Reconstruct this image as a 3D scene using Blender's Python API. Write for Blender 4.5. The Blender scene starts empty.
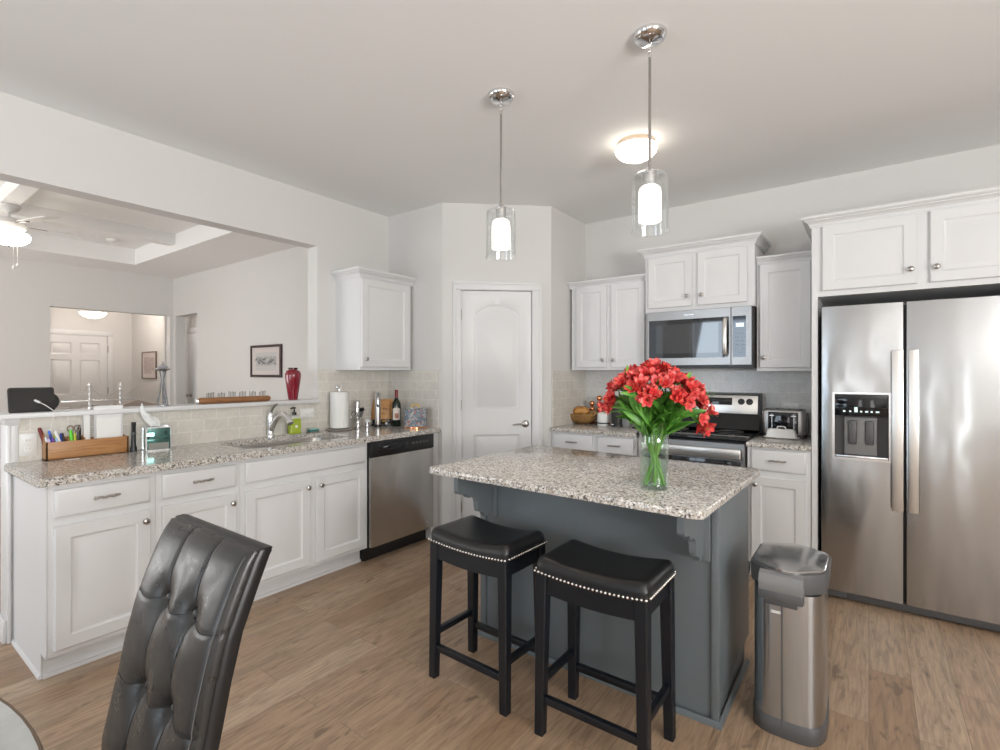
import bpy, bmesh, math, random
from mathutils import Vector, Matrix

random.seed(7)
SC = bpy.context.scene
COL = SC.collection
PI = math.pi

# ------------------------------------------------------------------ camera, light, exposure
CAM_H, FPX = 1.37, 503.0
YAW = math.radians(36.26)
cd = bpy.data.cameras.new('camera')
cd.sensor_fit = 'HORIZONTAL'
cd.sensor_width = 36.0
cd.lens = 36.0 * FPX / 1000.0
cd.shift_y = -0.002
cd.clip_start = 0.02
cd.clip_end = 60
cam = bpy.data.objects.new('camera', cd)
COL.objects.link(cam)
cam.location = (0, 0, CAM_H)
cam.rotation_euler = (PI / 2, 0, YAW)
SC.camera = cam

SC.view_settings.view_transform = 'Standard'
SC.view_settings.look = 'None'
SC.view_settings.gamma = 1.0
SC.view_settings.use_curve_mapping = False
SC.view_settings.exposure = -0.08

wd = bpy.data.worlds.new('daylight')
SC.world = wd
wd.use_nodes = True
wd.node_tree.nodes['Background'].inputs[0].default_value = (0.86, 0.93, 1.0, 1)
wd.node_tree.nodes['Background'].inputs[1].default_value = 1.0


def area(name, loc, rot, sx, sy, power, col=(1, 1, 1)):
    l = bpy.data.lights.new(name, 'AREA')
    l.shape = 'RECTANGLE'
    l.size, l.size_y = sx, sy
    l.energy = power
    l.color = col
    o = bpy.data.objects.new(name, l)
    COL.objects.link(o)
    o.location = loc
    o.rotation_euler = rot
    return o


DAY = (1.0, 0.985, 0.96)
SKY = (0.72, 0.86, 1.0)
UP = 0.60     # extra upward tilt of the window lamps, added to brighten the ceiling
# daylight entering by the windows of the dining end and the living room
area('daylight_rear_window_left', (-2.40, -3.42, 1.42), (PI / 2 + UP, 0, 0), 1.32, 2.7, 62, SKY)
area('daylight_rear_window_middle', (-0.20, -3.42, 1.35), (PI / 2 + UP, 0, 0), .42, 2.1, 9, DAY)
area('daylight_rear_window_right', (1.12, -3.42, 1.30), (PI / 2 + UP, 0, 0), .42, 2.3, 13, DAY)
area('ceiling_fill_right', (3.52, -0.6, 1.45), (PI / 2 + 1.05, 0, PI / 2), 2.2, 1.9, 400, DAY)  # added lamp outside the unseen right wall, aimed up to lift the ceiling
area('daylight_living_window', (-6.4, -2.22, 1.3), (PI / 2 + UP, 0, 0), 3.0, 2.2, 122, DAY)


# ------------------------------------------------------------------ helpers: shapes
class Frame:
    def __init__(s, o=(0, 0, 0), u=(1, 0, 0), n=(0, 1, 0), w=(0, 0, 1)):
        s.o, s.u, s.n, s.w = Vector(o), Vector(u).normalized(), Vector(n).normalized(), Vector(w).normalized()

    def p(s, a, d, z):
        return s.o + s.u * a + s.n * d + s.w * z


WF = Frame()


def B():
    return bmesh.new()


def loft(bm, loops, cap0=True, cap1=True, closed=True, wrap=False):
    vs = [[bm.verts.new(p) for p in lp] for lp in loops]
    n = len(vs[0])
    rng = n if closed else n - 1
    rows = len(vs) if wrap else len(vs) - 1
    for i in range(rows):
        a, b = vs[i], vs[(i + 1) % len(vs)]
        for j in range(rng):
            k = (j + 1) % n
            bm.faces.new((a[j], a[k], b[k], b[j]))
    if cap0 and not wrap:
        bm.faces.new(list(reversed(vs[0])))
    if cap1 and not wrap:
        bm.faces.new(vs[-1])
    return vs


def box(bm, a0, a1, b0, b1, c0, c1, bev=0, F=WF, seg=2):
    P = [F.p(a, b, c) for c in (c0, c1) for a, b in ((a0, b0), (a1, b0), (a1, b1), (a0, b1))]
    v = [bm.verts.new(p) for p in P]
    fs = [bm.faces.new([v[i] for i in q]) for q in
          ((3, 2, 1, 0), (4, 5, 6, 7), (0, 1, 5, 4), (1, 2, 6, 5), (2, 3, 7, 6), (3, 0, 4, 7))]
    if bev:
        es = set(e for f in fs for e in f.edges)
        bmesh.ops.bevel(bm, geom=list(es), offset=bev, segments=seg, affect='EDGES', profile=0.5)


def axes(ax):
    ax = Vector(ax).normalized()
    h = Vector((0, 0, 1)) if abs(ax.z) < 0.9 else Vector((1, 0, 0))
    x = h.cross(ax).normalized()
    return x, ax.cross(x).normalized(), ax


def lathe(bm, prof, o=(0, 0, 0), ax=(0, 0, 1), n=24, closed_profile=False):
    x, y, a = axes(ax)
    o = Vector(o)
    loops = []
    for r, h in prof:
        r = max(r, 2e-4)
        loops.append([o + a * h + x * (r * math.cos(2 * PI * k / n)) + y * (r * math.sin(2 * PI * k / n)) for k in range(n)])
    loft(bm, loops, wrap=closed_profile)


def tube(bm, pts, r, n=8, caps=True, flat=1.0):
    pts = [Vector(p) for p in pts]
    loops = []
    t0 = (pts[1] - pts[0]).normalized()
    x, y, _ = axes(t0)
    for i, p in enumerate(pts):
        if i == 0:
            t = (pts[1] - pts[0])
        elif i == len(pts) - 1:
            t = pts[-1] - pts[-2]
        else:
            t = (pts[i + 1] - pts[i]).normalized() + (pts[i] - pts[i - 1]).normalized()
        t.normalize()
        x = (x - t * x.dot(t)).normalized()
        y = t.cross(x)
        rr = r[i] if isinstance(r, (list, tuple)) else r
        loops.append([p + x * (rr * math.cos(2 * PI * k / n)) + y * (rr * flat * math.sin(2 * PI * k / n)) for k in range(n)])
    loft(bm, loops, caps, caps)


def arc_pts(fn, a0, a1, n):
    return [fn(a0 + (a1 - a0) * i / n) for i in range(n + 1)]


def prism(bm, pts, vec):
    pts = [Vector(p) for p in pts]
    vec = Vector(vec)
    loft(bm, [pts, [p + vec for p in pts]])


def sphere(bm, c, r, n=16, m=10, sx=1, sy=1, sz=1):
    c = Vector(c)
    loops = []
    for i in range(1, m):
        t = PI * i / m
        loops.append([c + Vector((r * sx * math.sin(t) * math.cos(2 * PI * k / n), r * sy * math.sin(t) * math.sin(2 * PI * k / n), -r * sz * math.cos(t))) for k in range(n)])
    vs = loft(bm, loops, False, False)
    for lp, z, rev in ((vs[0], -r * sz, True), (vs[-1], r * sz, False)):
        p = bm.verts.new(c + Vector((0, 0, z)))
        for k in range(n):
            q = (lp[(k + 1) % n], lp[k], p) if rev else (lp[k], lp[(k + 1) % n], p)
            bm.faces.new(q)


def sweep(bm, path, prof, side=1, closed=False):
    """mitred moulding: path = plan points, prof = (offset, z) outline, offset to the right of travel * side"""
    n = len(path)
    P = [Vector((p[0], p[1])) for p in path]
    loops = []
    for i in range(n):
        a = P[i - 1] if (i > 0 or closed) else None
        b = P[(i + 1) % n] if (i < n - 1 or closed) else None
        ds = []
        if a is not None:
            ds.append((P[i] - a).normalized())
        if b is not None:
            ds.append((b - P[i]).normalized())
        ns = [Vector((d.y, -d.x)) * side for d in ds]
        if len(ns) == 2:
            m = (ns[0] + ns[1])
            m = m / max(0.2, m.dot(ns[0]))
        else:
            m = ns[0]
        loops.append([Vector((P[i].x + m.x * o, P[i].y + m.y * o, z)) for o, z in prof])
    loft(bm, loops, not closed, not closed, wrap=closed)


def rrect(x0, x1, y0, y1, r, n=6):
    out = []
    for cx, cy, a in ((x1 - r, y0 + r, -PI / 2), (x1 - r, y1 - r, 0), (x0 + r, y1 - r, PI / 2), (x0 + r, y0 + r, PI)):
        for k in range(n + 1):
            t = a + PI / 2 * k / n
            out.append((cx + r * math.cos(t), cy + r * math.sin(t)))
    return out


def slab_with_hole(bm, outer, inner, z0, z1):
    """flat slab with an opening, outer and inner are plan loops"""
    for z in (z1, z0):
        es = []
        for lp in (outer, inner):
            v = [bm.verts.new((x, y, z)) for x, y in lp]
            for i in range(len(v)):
                es.append(bm.edges.new((v[i], v[(i + 1) % len(v)])))
        bmesh.ops.triangle_fill(bm, use_beauty=True, use_dissolve=False, edges=es, normal=(0, 0, 1))
    for lp in (outer, inner):
        loft(bm, [[Vector((x, y, z0)) for x, y in lp], [Vector((x, y, z1)) for x, y in lp]], False, False)
    bmesh.ops.remove_doubles(bm, verts=bm.verts, dist=1e-5)


def eased_slab(bm, loop, z0, z1, r=0.006):
    """worktop slab with rounded arrises"""
    cx = sum(p[0] for p in loop) / len(loop)
    cy = sum(p[1] for p in loop) / len(loop)

    def ins(d):
        out = []
        n = len(loop)
        for i in range(n):
            a, b, c = (Vector(loop[i - 1]), Vector(loop[i]), Vector(loop[(i + 1) % n]))
            d1, d2 = (b - a), (c - b)
            n1 = Vector((-d1.y, d1.x)).normalized() if d1.length > 1e-7 else Vector((0, 0))
            n2 = Vector((-d2.y, d2.x)).normalized() if d2.length > 1e-7 else Vector((0, 0))
            m = n1 + n2
            m = m / max(0.3, m.dot(n1)) if m.length > 0 else n1
            out.append(b + m * d)
        return out
    L = []
    for d, z in ((r, z0), (r * .3, z0 + r * .3), (0, z0 + r), (0, z1 - r), (r * .3, z1 - r * .3), (r, z1)):
        L.append([Vector((p.x, p.y, z)) for p in ins(d)])
    loft(bm, L)


def panel(bm, F, s0, s1, z0, z1, d0=0.0, t=0.02, rail=0.056, flat=False):
    """raised panel cabinet door (or plain drawer front) on the plane d=d0, facing +n"""
    def lp(i, d):
        return [F.p(a, d0 + d, z) for a, z in ((s0 + i, z0 + i), (s1 - i, z0 + i), (s1 - i, z1 - i), (s0 + i, z1 - i))]
    if flat:
        L = [lp(0, 0), lp(0, t - .009), lp(.003, t - .004), (lp(.010, t - .001)), lp(.016, t)]
    else:
        L = [lp(0, 0), lp(0, t - .004), lp(.004, t), lp(rail, t), lp(rail + .003, t - .003), lp(rail + .010, t - .0075),
             lp(rail + .013, t - .0078), lp(rail + .042, t - .0005)]
    loft(bm, L)


# ------------------------------------------------------------------ helpers: objects
WM = {}


def build(name, bm, mat, parent=None, smooth=True, ang=38, local=False, **props):
    bmesh.ops.recalc_face_normals(bm, faces=bm.faces)
    if smooth:
        lim = math.radians(ang)
        for f in bm.faces:
            f.smooth = True
        for e in bm.edges:
            if len(e.link_faces) == 2 and e.calc_face_angle(0) > lim:
                e.smooth = False
    if parent is not None and not local:
        bmesh.ops.transform(bm, matrix=WM[parent.name].inverted(), verts=bm.verts)
    me = bpy.data.meshes.new(name)
    bm.to_mesh(me)
    bm.free()
    if isinstance(mat, (list, tuple)):
        for m in mat:
            me.materials.append(m)
    else:
        me.materials.append(mat)
    o = bpy.data.objects.new(name, me)
    COL.objects.link(o)
    if parent is not None:
        o.parent = parent
        WM[o.name] = WM[parent.name]
    else:
        WM[o.name] = Matrix.Identity(4)
    for k, v in props.items():
        o[k] = v
    return o


def thing(name, label, cat, loc=(0, 0, 0), rz=0.0, group=None):
    o = bpy.data.objects.new(name, None)
    o.empty_display_size = 0.05
    COL.objects.link(o)
    o.location = loc
    o.rotation_euler = (0, 0, rz)
    o['label'] = label
    o['category'] = cat
    if group:
        o['group'] = group
    WM[o.name] = Matrix.Translation(Vector(loc)) @ Matrix.Rotation(rz, 4, 'Z')
    return o


def struct(name, bm, mat, parent=None, smooth=True, **kw):
    o = build(name, bm, mat, parent, smooth, **kw)
    if parent is None:
        o['kind'] = 'structure'
    return o


def copy_tree(o, parent=None):
    c = o.copy()
    COL.objects.link(c)
    if parent is not None:
        c.parent = parent
    for ch in list(o.children):
        copy_tree(ch, c)
    return c


# ------------------------------------------------------------------ helpers: materials
def mat(name, col, rough=0.5, metal=0.0, **kw):
    m = bpy.data.materials.new(name)
    m.use_nodes = True
    b = m.node_tree.nodes['Principled BSDF']
    b.inputs['Base Color'].default_value = (col[0], col[1], col[2], 1)
    b.inputs['Roughness'].default_value = rough
    b.inputs['Metallic'].default_value = metal
    for k, v in kw.items():
        b.inputs[k].default_value = v
    return m


class NT:
    def __init__(s, m):
        s.t = m.node_tree
        s.b = s.t.nodes['Principled BSDF']

    def n(s, kind, **kw):
        x = s.t.nodes.new(kind)
        for k, v in kw.items():
            if k.startswith('_'):
                setattr(x, k[1:], v)
            else:
                x.inputs[k.replace('__', ' ')].default_value = v
        return x

    def l(s, a, b):
        s.t.links.new(a, b)

    def coords(s, scale=(1, 1, 1), rot=(0, 0, 0), loc=(0, 0, 0)):
        tc = s.n('ShaderNodeTexCoord')
        mp = s.n('ShaderNodeMapping')
        mp.inputs['Scale'].default_value = scale
        mp.inputs['Rotation'].default_value = rot
        mp.inputs['Location'].default_value = loc
        s.l(tc.outputs['Object'], mp.inputs['Vector'])
        return mp.outputs[0]

    def noise(s, vec, scale, detail=4, rough=.55, dist=0):
        x = s.n('ShaderNodeTexNoise')
        x.inputs['Scale'].default_value = scale
        x.inputs['Detail'].default_value = detail
        x.inputs['Roughness'].default_value = rough
        x.inputs['Distortion'].default_value = dist
        s.l(vec, x.inputs['Vector'])
        return x

    def ramp(s, fac, stops, interp='LINEAR'):
        r = s.n('ShaderNodeValToRGB')
        r.color_ramp.interpolation = interp
        els = r.color_ramp.elements
        while len(els) < len(stops):
            els.new(0.5)
        for e, (p, c) in zip(els, stops):
            e.position = p
            e.color = (c[0], c[1], c[2], 1) if not isinstance(c, (int, float)) else (c, c, c, 1)
        s.l(fac, r.inputs[0])
        return r.outputs[0]

    def mix(s, fac, a, b, mode='MIX'):
        x = s.n('ShaderNodeMix', _data_type='RGBA', _blend_type=mode)
        for sock, v in ((0, fac), (6, a), (7, b)):
            if hasattr(v, 'is_output'):
                s.l(v, x.inputs[sock])
            elif isinstance(v, (int, float)):
                x.inputs[sock].default_value = v if sock == 0 else (v, v, v, 1)
            else:
                x.inputs[sock].default_value = (v[0], v[1], v[2], 1)
        return x.outputs[2]

    def bump(s, h, strength=.2, dist=.01):
        x = s.n('ShaderNodeBump')
        x.inputs['Strength'].default_value = strength
        x.inputs['Distance'].default_value = dist
        s.l(h, x.inputs['Height'])
        s.l(x.outputs[0], s.b.inputs['Normal'])
        return x

    def base(s, c):
        s.l(c, s.b.inputs['Base Color'])

    def rough(s, c):
        s.l(c, s.b.inputs['Roughness'])


def emis(name, col, strength):
    m = mat(name, (0.9, 0.88, 0.84), .4)
    b = m.node_tree.nodes['Principled BSDF']
    b.inputs['Emission Color'].default_value = (col[0], col[1], col[2], 1)
    b.inputs['Emission Strength'].default_value = strength
    return m


def thin_glass(name, tint=(1, 1, 1), refl=1.0, ior=1.45):
    m = bpy.data.materials.new(name)
    m.use_nodes = True
    t = m.node_tree
    t.nodes.clear()
    out = t.nodes.new('ShaderNodeOutputMaterial')
    mix = t.nodes.new('ShaderNodeMixShader')
    tr = t.nodes.new('ShaderNodeBsdfTransparent')
    tr.inputs[0].default_value = (tint[0], tint[1], tint[2], 1)
    gl = t.nodes.new('ShaderNodeBsdfGlossy')
    gl.inputs['Roughness'].default_value = 0.02
    gl.inputs[0].default_value = (refl, refl, refl, 1)
    lw = t.nodes.new('ShaderNodeLayerWeight')
    lw.inputs[0].default_value = .5
    pw = t.nodes.new('ShaderNodeMath')
    pw.operation = 'POWER'
    pw.inputs[1].default_value = 3.2
    ma = t.nodes.new('ShaderNodeMath')
    ma.operation = 'MULTIPLY_ADD'
    ma.inputs[1].default_value = .85
    ma.inputs[2].default_value = .035 * (ior - .25) if ior > 1.2 else 0
    t.links.new(lw.outputs['Facing'], pw.inputs[0])
    t.links.new(pw.outputs[0], ma.inputs[0])
    t.links.new(ma.outputs[0], mix.inputs[0])
    t.links.new(tr.outputs[0], mix.inputs[1])
    t.links.new(gl.outputs[0], mix.inputs[2])
    t.links.new(mix.outputs[0], out.inputs[0])
    return m


M = {}
M['wall'] = mat('wall_paint', (0.665, 0.652, 0.635), .85)
M['ceiling'] = mat('ceiling_paint', (0.84, 0.835, 0.825), .9)
M['trim'] = mat('trim_paint', (0.70, 0.70, 0.70), .4)
M['cab'] = mat('cabinet_paint', (0.70, 0.70, 0.705), .38)
M['carcase'] = mat('carcase_shadow_gap', (0.05, 0.048, 0.045), .8)
M['nickel'] = mat('brushed_nickel', (0.42, 0.40, 0.38), .28, 1.0)
M['chrome'] = mat('chrome', (0.78, 0.78, 0.79), .07, 1.0)
M['silver'] = mat('silver', (0.72, 0.73, 0.75), .2, 1.0)
M['black'] = mat('black_plastic', (0.012, 0.012, 0.013), .35)
M['black_gloss'] = mat('black_glass', (0.008, 0.009, 0.011), .06)
M['rubber'] = mat('dark_rubber', (0.03, 0.03, 0.03), .6)
M['white_plastic'] = mat('white_plastic', (0.78, 0.78, 0.76), .35)
M['paper'] = mat('white_paper', (0.82, 0.82, 0.80), .9)
M['dark_grey'] = mat('grey_plastic', (0.09, 0.09, 0.093), .42)
M['mid_grey'] = mat('mid_grey_plastic', (0.20, 0.20, 0.20), .38)
M['blackwood'] = mat('black_painted_wood', (0.0035, 0.0055, 0.0095), .40)
M['opal'] = emis('lit_opal_glass', (1.0, 0.88, 0.78), 2.4)
M['dome'] = emis('lit_dome_glass', (1.0, 0.90, 0.78), 8.0)
M['glass'] = thin_glass('clear_glass', (0.97, 0.98, 0.98))
M['vase_glass'] = thin_glass('vase_glass', (0.93, 0.97, 0.95), 1.0, 1.5)
M['water'] = thin_glass('water', (0.90, 0.97, 0.92), 1.0, 1.33)
M['copper'] = mat('copper', (0.80, 0.36, 0.17), .16, 1.0)
M['brass'] = mat('brass', (0.70, 0.48, 0.16), .22, 1.0)

# cushion leathers
m = M['leather'] = mat('black_leather', (0.010, 0.010, 0.011), .36)
nt = NT(m)
nz = nt.noise(nt.coords(), 260, 3)
nt.bump(nz.outputs[0], .12, .002)
m = M['leather_grey'] = mat('charcoal_leather', (0.023, 0.022, 0.021), .30)
nt = NT(m)
v = nt.coords()
nz = nt.noise(v, 190, 3)
nz2 = nt.noise(v, 22, 4, .6, .6)
nt.bump(nt.mix(.55, nz.outputs[0], nz2.outputs[0]), .10, .006)
nt.rough(nt.ramp(nz2.outputs[0], [(.3, .24), (.7, .40)]))

# island paint: blue grey
M['island'] = mat('blue_grey_paint', (0.138, 0.160, 0.172), .42)

# stainless steel, brushed
def steel(name, col, rough, aniso=.75, wav=0.0, rot=0.0):
    m = mat(name, col, rough, 1.0)
    nt = NT(m)
    nt.b.inputs['Anisotropic'].default_value = aniso
    nt.b.inputs['Anisotropic Rotation'].default_value = rot
    tg = nt.n('ShaderNodeTangent', _direction_type='RADIAL', _axis='Z')
    nt.l(tg.outputs[0], nt.b.inputs['Tangent'])
    if wav:
        nz = nt.noise(nt.coords((1.0, 1.0, .45)), 3.2, 2)
        nt.bump(nz.outputs[0], wav, .05)
    return m


M['steel'] = steel('brushed_steel', (0.46, 0.455, 0.45), .36, .6, 0, .25)
M['fridge_steel'] = steel('fridge_steel', (0.53, 0.545, 0.56), .23, .75, .22, .25)
M['dw_steel'] = steel('dishwasher_steel', (0.56, 0.54, 0.51), .27, .6, .14, .25)
M['bin_steel'] = steel('bin_steel', (0.52, 0.545, 0.57), .26, .8, 0, .25)
M['lid_steel'] = mat('polished_lid_steel', (0.56, 0.55, 0.54), .16, 1.0)
M['handle_steel'] = mat('satin_handle_steel', (0.76, 0.75, 0.73), .32, .9)
M['sink_steel'] = mat('sink_steel', (0.50, 0.48, 0.45), .32, 1.0)


# granite
def granite(name, tint):
    m = mat(name, (.6, .55, .5), .12)
    nt = NT(m)
    v = nt.coords()
    nw = nt.noise(v, 60, 2)
    vv = nt.n('ShaderNodeVectorMath', _operation='MULTIPLY_ADD')
    nt.l(nw.outputs['Color'], vv.inputs[0])
    vv.inputs[1].default_value = (.012, .012, .012)
    nt.l(v, vv.inputs[2])

    def vor(scale, w):
        x = nt.n('ShaderNodeTexVoronoi', _feature='F1')
        x.inputs['Scale'].default_value = scale
        nt.l(vv.outputs[0], x.inputs['Vector'])
        s = nt.n('ShaderNodeSeparateColor')
        nt.l(x.outputs['Color'], s.inputs[0])
        return s.outputs[w]
    a = vor(190, 0)
    b = vor(118, 1)
    t = tint
    ca = nt.ramp(a, [(0, (.012, .012, .014)), (.13, (.14, .135, .13)), (.25, (t[0] * .60, t[1] * .57, t[2] * .53)), (.40, (t[0] * .95, t[1] * .88, t[2] * .79)), (.58, t), (.80, (.82, .815, .80))], 'CONSTANT')
    cb = nt.ramp(b, [(0, (.015, .015, .017)), (.12, (.22, .21, .20)), (.24, (t[0] * .8, t[1] * .73, t[2] * .64)), (.45, t), (.72, (.80, .79, .775))], 'CONSTANT')
    nt.base(nt.mix(.45, ca, cb))
    return m


M['granite'] = granite('speckled_granite', (.60, .57, .53))


# wood floor, boards along Y
m = M['floor'] = mat('plank_floor', (.35, .25, .17), .36)
nt = NT(m)
v = nt.coords((1, 1, 1), (0, 0, PI / 2))
br = nt.n('ShaderNodeTexBrick', _offset=.37, _offset_frequency=2)
br.inputs['Scale'].default_value = 1.0
br.inputs['Brick Width'].default_value = 1.22
br.inputs['Row Height'].default_value = .152
br.inputs['Mortar Size'].default_value = .0012
br.inputs['Mortar Smooth'].default_value = .2
br.inputs['Color1'].default_value = (0, 0, 0, 1)
br.inputs['Color2'].default_value = (1, 1, 1, 1)
br.inputs['Mortar'].default_value = (.5, .5, .5, 1)
nt.l(v, br.inputs['Vector'])
tone = nt.ramp(br.outputs['Color'], [(0, (.39, .250, .152)), (.35, (.53, .370, .244)), (.7, (.455, .314, .204)), (1, (.585, .437, .308))])
# grain shifted per board
tc = nt.n('ShaderNodeTexCoord')
mm = nt.n('ShaderNodeVectorMath', _operation='MULTIPLY_ADD')
nt.l(br.outputs['Color'], mm.inputs[0])
mm.inputs[1].default_value = (7.3, 3.1, 5.0)
nt.l(tc.outputs['Object'], mm.inputs[2])
mp = nt.n('ShaderNodeMapping')
mp.inputs['Scale'].default_value = (9.0, 1.1, 1)
nt.l(mm.outputs[0], mp.inputs['Vector'])
g1 = nt.noise(mp.outputs[0], 4.2, 8, .62, 1.2)
mp2 = nt.n('ShaderNodeMapping')
mp2.inputs['Scale'].default_value = (38, 2.2, 1)
nt.l(mm.outputs[0], mp2.inputs['Vector'])
g2 = nt.noise(mp2.outputs[0], 3.0, 5, .6, .4)
mp3 = nt.n('ShaderNodeMapping')
mp3.inputs['Scale'].default_value = (3.6, 1.5, 1)
nt.l(mm.outputs[0], mp3.inputs['Vector'])
kn = nt.noise(mp3.outputs[0], 3.5, 3, .5, .3)
c1 = nt.mix(nt.ramp(g1.outputs[0], [(.30, 1), (.50, .25), (.70, 0)]), tone, (.44, .41, .39), 'MULTIPLY')
c2 = nt.mix(nt.ramp(g2.outputs[0], [(.40, .34), (.60, 0)]), c1, (.20, .135, .09))
c3 = nt.mix(nt.ramp(kn.outputs[0], [(.655, 0), (.72, .65)]), c2, (.12, .080, .052))
mp4 = nt.n('ShaderNodeMapping')
mp4.inputs['Scale'].default_value = (14, .8, 1)
nt.l(mm.outputs[0], mp4.inputs['Vector'])
cr = nt.noise(mp4.outputs[0], 2.2, 5, .62, 1.8)
c3 = nt.mix(nt.ramp(cr.outputs[0], [(.27, .75), (.36, 0)]), c3, (.14, .095, .065))
mo = nt.ramp(br.outputs['Fac'], [(0, 0), (1, .55)])
nt.base(nt.mix(mo, c3, (.06, .045, .033)))
nt.rough(nt.ramp(g1.outputs[0], [(.3, .30), (.7, .46)]))
bp = nt.bump(nt.mix(.5, g2.outputs[0], br.outputs['Fac'], 'SUBTRACT'), .08, .004)


# subway tile: u = x + y runs along either wall, v = z
def tile(name, c1_, c2_, mortar, rough=.22, loc=0.0, vein=.25):
    m = mat(name, c1_, rough)
    nt = NT(m)
    tc = nt.n('ShaderNodeTexCoord')
    sp = nt.n('ShaderNodeSeparateXYZ')
    nt.l(tc.outputs['Object'], sp.inputs[0])
    ad = nt.n('ShaderNodeMath', _operation='ADD')
    nt.l(sp.outputs[0], ad.inputs[0])
    nt.l(sp.outputs[1], ad.inputs[1])
    cb = nt.n('ShaderNodeCombineXYZ')
    nt.l(ad.outputs[0], cb.inputs[0])
    nt.l(sp.outputs[2], cb.inputs[1])
    mp = nt.n('ShaderNodeMapping')
    mp.inputs['Location'].default_value = (loc, -.914, 0)
    nt.l(cb.outputs[0], mp.inputs[0])
    br = nt.n('ShaderNodeTexBrick', _offset=.5)
    br.inputs['Scale'].default_value = 1
    br.inputs['Brick Width'].default_value = .154
    br.inputs['Row Height'].default_value = .0775
    br.inputs['Mortar Size'].default_value = .0026
    br.inputs['Mortar Smooth'].default_value = .3
    br.inputs['Color1'].default_value = (*c1_, 1)
    br.inputs['Color2'].default_value = (*c2_, 1)
    br.inputs['Mortar'].default_value = (*mortar, 1)
    nt.l(mp.outputs[0], br.inputs['Vector'])
    nz = nt.noise(tc.outputs['Object'], 7, 6, .6, 2.0)
    vn = nt.ramp(nz.outputs[0], [(.46, 0), (.5, vein), (.54, 0)])
    nt.base(nt.mix(vn, br.outputs['Color'], (.40, .40, .38)))
    nt.bump(br.outputs['Fac'], -.25, .004)
    return m


M['tile'] = tile('cream_subway_tile', (.645, .613, .556), (.70, .668, .61), (.77, .76, .72))
M['tile_white'] = tile('white_marble_tile', (.62, .62, .61), (.68, .68, .67), (.72, .72, .71))


# woods
def wood(name, c1_, c2_, axis=1, rough=.4, scale=1.0):
    m = mat(name, c1_, rough)
    nt = NT(m)
    sc = [22 * scale] * 3
    sc[axis] = 1.6 * scale
    nz = nt.noise(nt.coords(tuple(sc)), 2.5, 6, .6, .8)
    nt.base(nt.ramp(nz.outputs[0], [(.32, c1_), (.68, c2_)]))
    return m


M['oak'] = wood('warm_oak', (.30, .135, .045), (.48, .245, .10), 1, .4, 2.0)
M['log'] = wood('brown_log', (.22, .095, .035), (.36, .17, .07), 1, .35, 2.0)
M['bark_end'] = mat('pale_end_grain', (.42, .38, .33), .5)
# ------------------------------------------------------------------ the setting
CZ = 2.785            # ceiling height
XL, YB = -3.52, 4.34  # left wall, back wall
PA, PB = Vector((-2.855, 3.085)), Vector((-2.175, 3.70))   # diagonal pantry wall

b = B(); box(b, -11.5, 3.6, -3.4, 5.0, -.12, 0); struct('floor', b, M['floor'], smooth=False)
b = B(); box(b, -3.65, 3.6, -3.4, 4.6, CZ, CZ + .12); struct('ceiling', b, M['ceiling'], smooth=False)

# kitchen left wall: header over the pass-through and the solid part with the corner cabinet
b = B()
box(b, -3.65, XL, -3.2, 2.355, 2.375, CZ)
box(b, -3.65, XL, 2.355, 3.22, 0, CZ)
struct('wall_left', b, M['wall'], smooth=False)

# half wall behind the peninsula, its capping and end trim
b = B(); box(b, -3.65, XL, .590, 2.355, 0, 1.135); struct('wall_peninsula', b, M['wall'], smooth=False)
b = B(); box(b, -3.685, -3.478, .545, 2.355, 1.137, 1.163, .004)
sweep(b, [(-3.652, .640), (-3.652, .588), (-3.518, .588), (-3.518, .622)], [(-.002, 1.095), (.008, 1.095), (.011, 1.108), (.022, 1.120), (.025, 1.137), (-.002, 1.137)], side=1)
struct('trim_1', b, M['trim'])
b = B(); box(b, -3.662, -3.506, .576, .590, 0, 1.10, .002); box(b, XL, -3.506, .590, .618, .914, 1.10, .002); struct('trim_2', b, M['trim'])
b = B(); box(b, -3.68, -3.522, .560, .576, 0, .115, .003); struct('baseboard_left', b, M['trim'])

# pantry block: short wall, diagonal wall with door opening, return wall
L = (PB - PA).length
uD = (PB - PA) / L
FD = Frame((PA.x, PA.y, 0), (uD.x, uD.y, 0), (uD.y, -uD.x, 0))
b = B()
box(b, XL, -2.855, 3.085, 3.20, 0, CZ)
struct('wall_end', b, M['wall'], smooth=False)
b = B()
box(b, 0, .150, -.115, 0, 0, CZ, F=FD)
box(b, .755, L, -.115, 0, 0, CZ, F=FD)
box(b, .150, .755, -.115, 0, 2.068, CZ, F=FD)
struct('wall_pantry', b, M['wall'], smooth=False)
b = B(); box(b, -2.29, -2.175, 3.70, 4.36, 0, CZ); struct('wall_return', b, M['wall'], smooth=False)
b = B(); box(b, -2.30, 3.4, YB, 4.46, 0, CZ); struct('wall_back', b, M['wall'], smooth=False)
# dining end behind the camera: right wall and rear wall with windows
b = B()
box(b, 3.3, 3.4, -3.3, -1.7, 0, CZ); box(b, 3.3, 3.4, .5, 4.4, 0, CZ)
box(b, 3.3, 3.4, -1.7, .5, 0, .5); box(b, 3.3, 3.4, -1.7, .5, 2.4, CZ)
struct('wall_right', b, M['wall'], smooth=False)
b = B()
xs_ = (-3.65, -3.07, -1.72, -.43, .03, .90, 1.34, 3.3)
for k in (0, 2, 4, 6):
    box(b, xs_[k], xs_[k + 1], -3.3, -3.2, 0, CZ)
for k, lo, hi in ((1, .06, 2.50), (3, .25, 2.45), (5, .06, 2.50)):
    box(b, xs_[k], xs_[k + 1], -3.3, -3.2, 0, lo); box(b, xs_[k], xs_[k + 1], -3.3, -3.2, hi, CZ)
struct('wall_rear', b, M['wall'], smooth=False)


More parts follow.
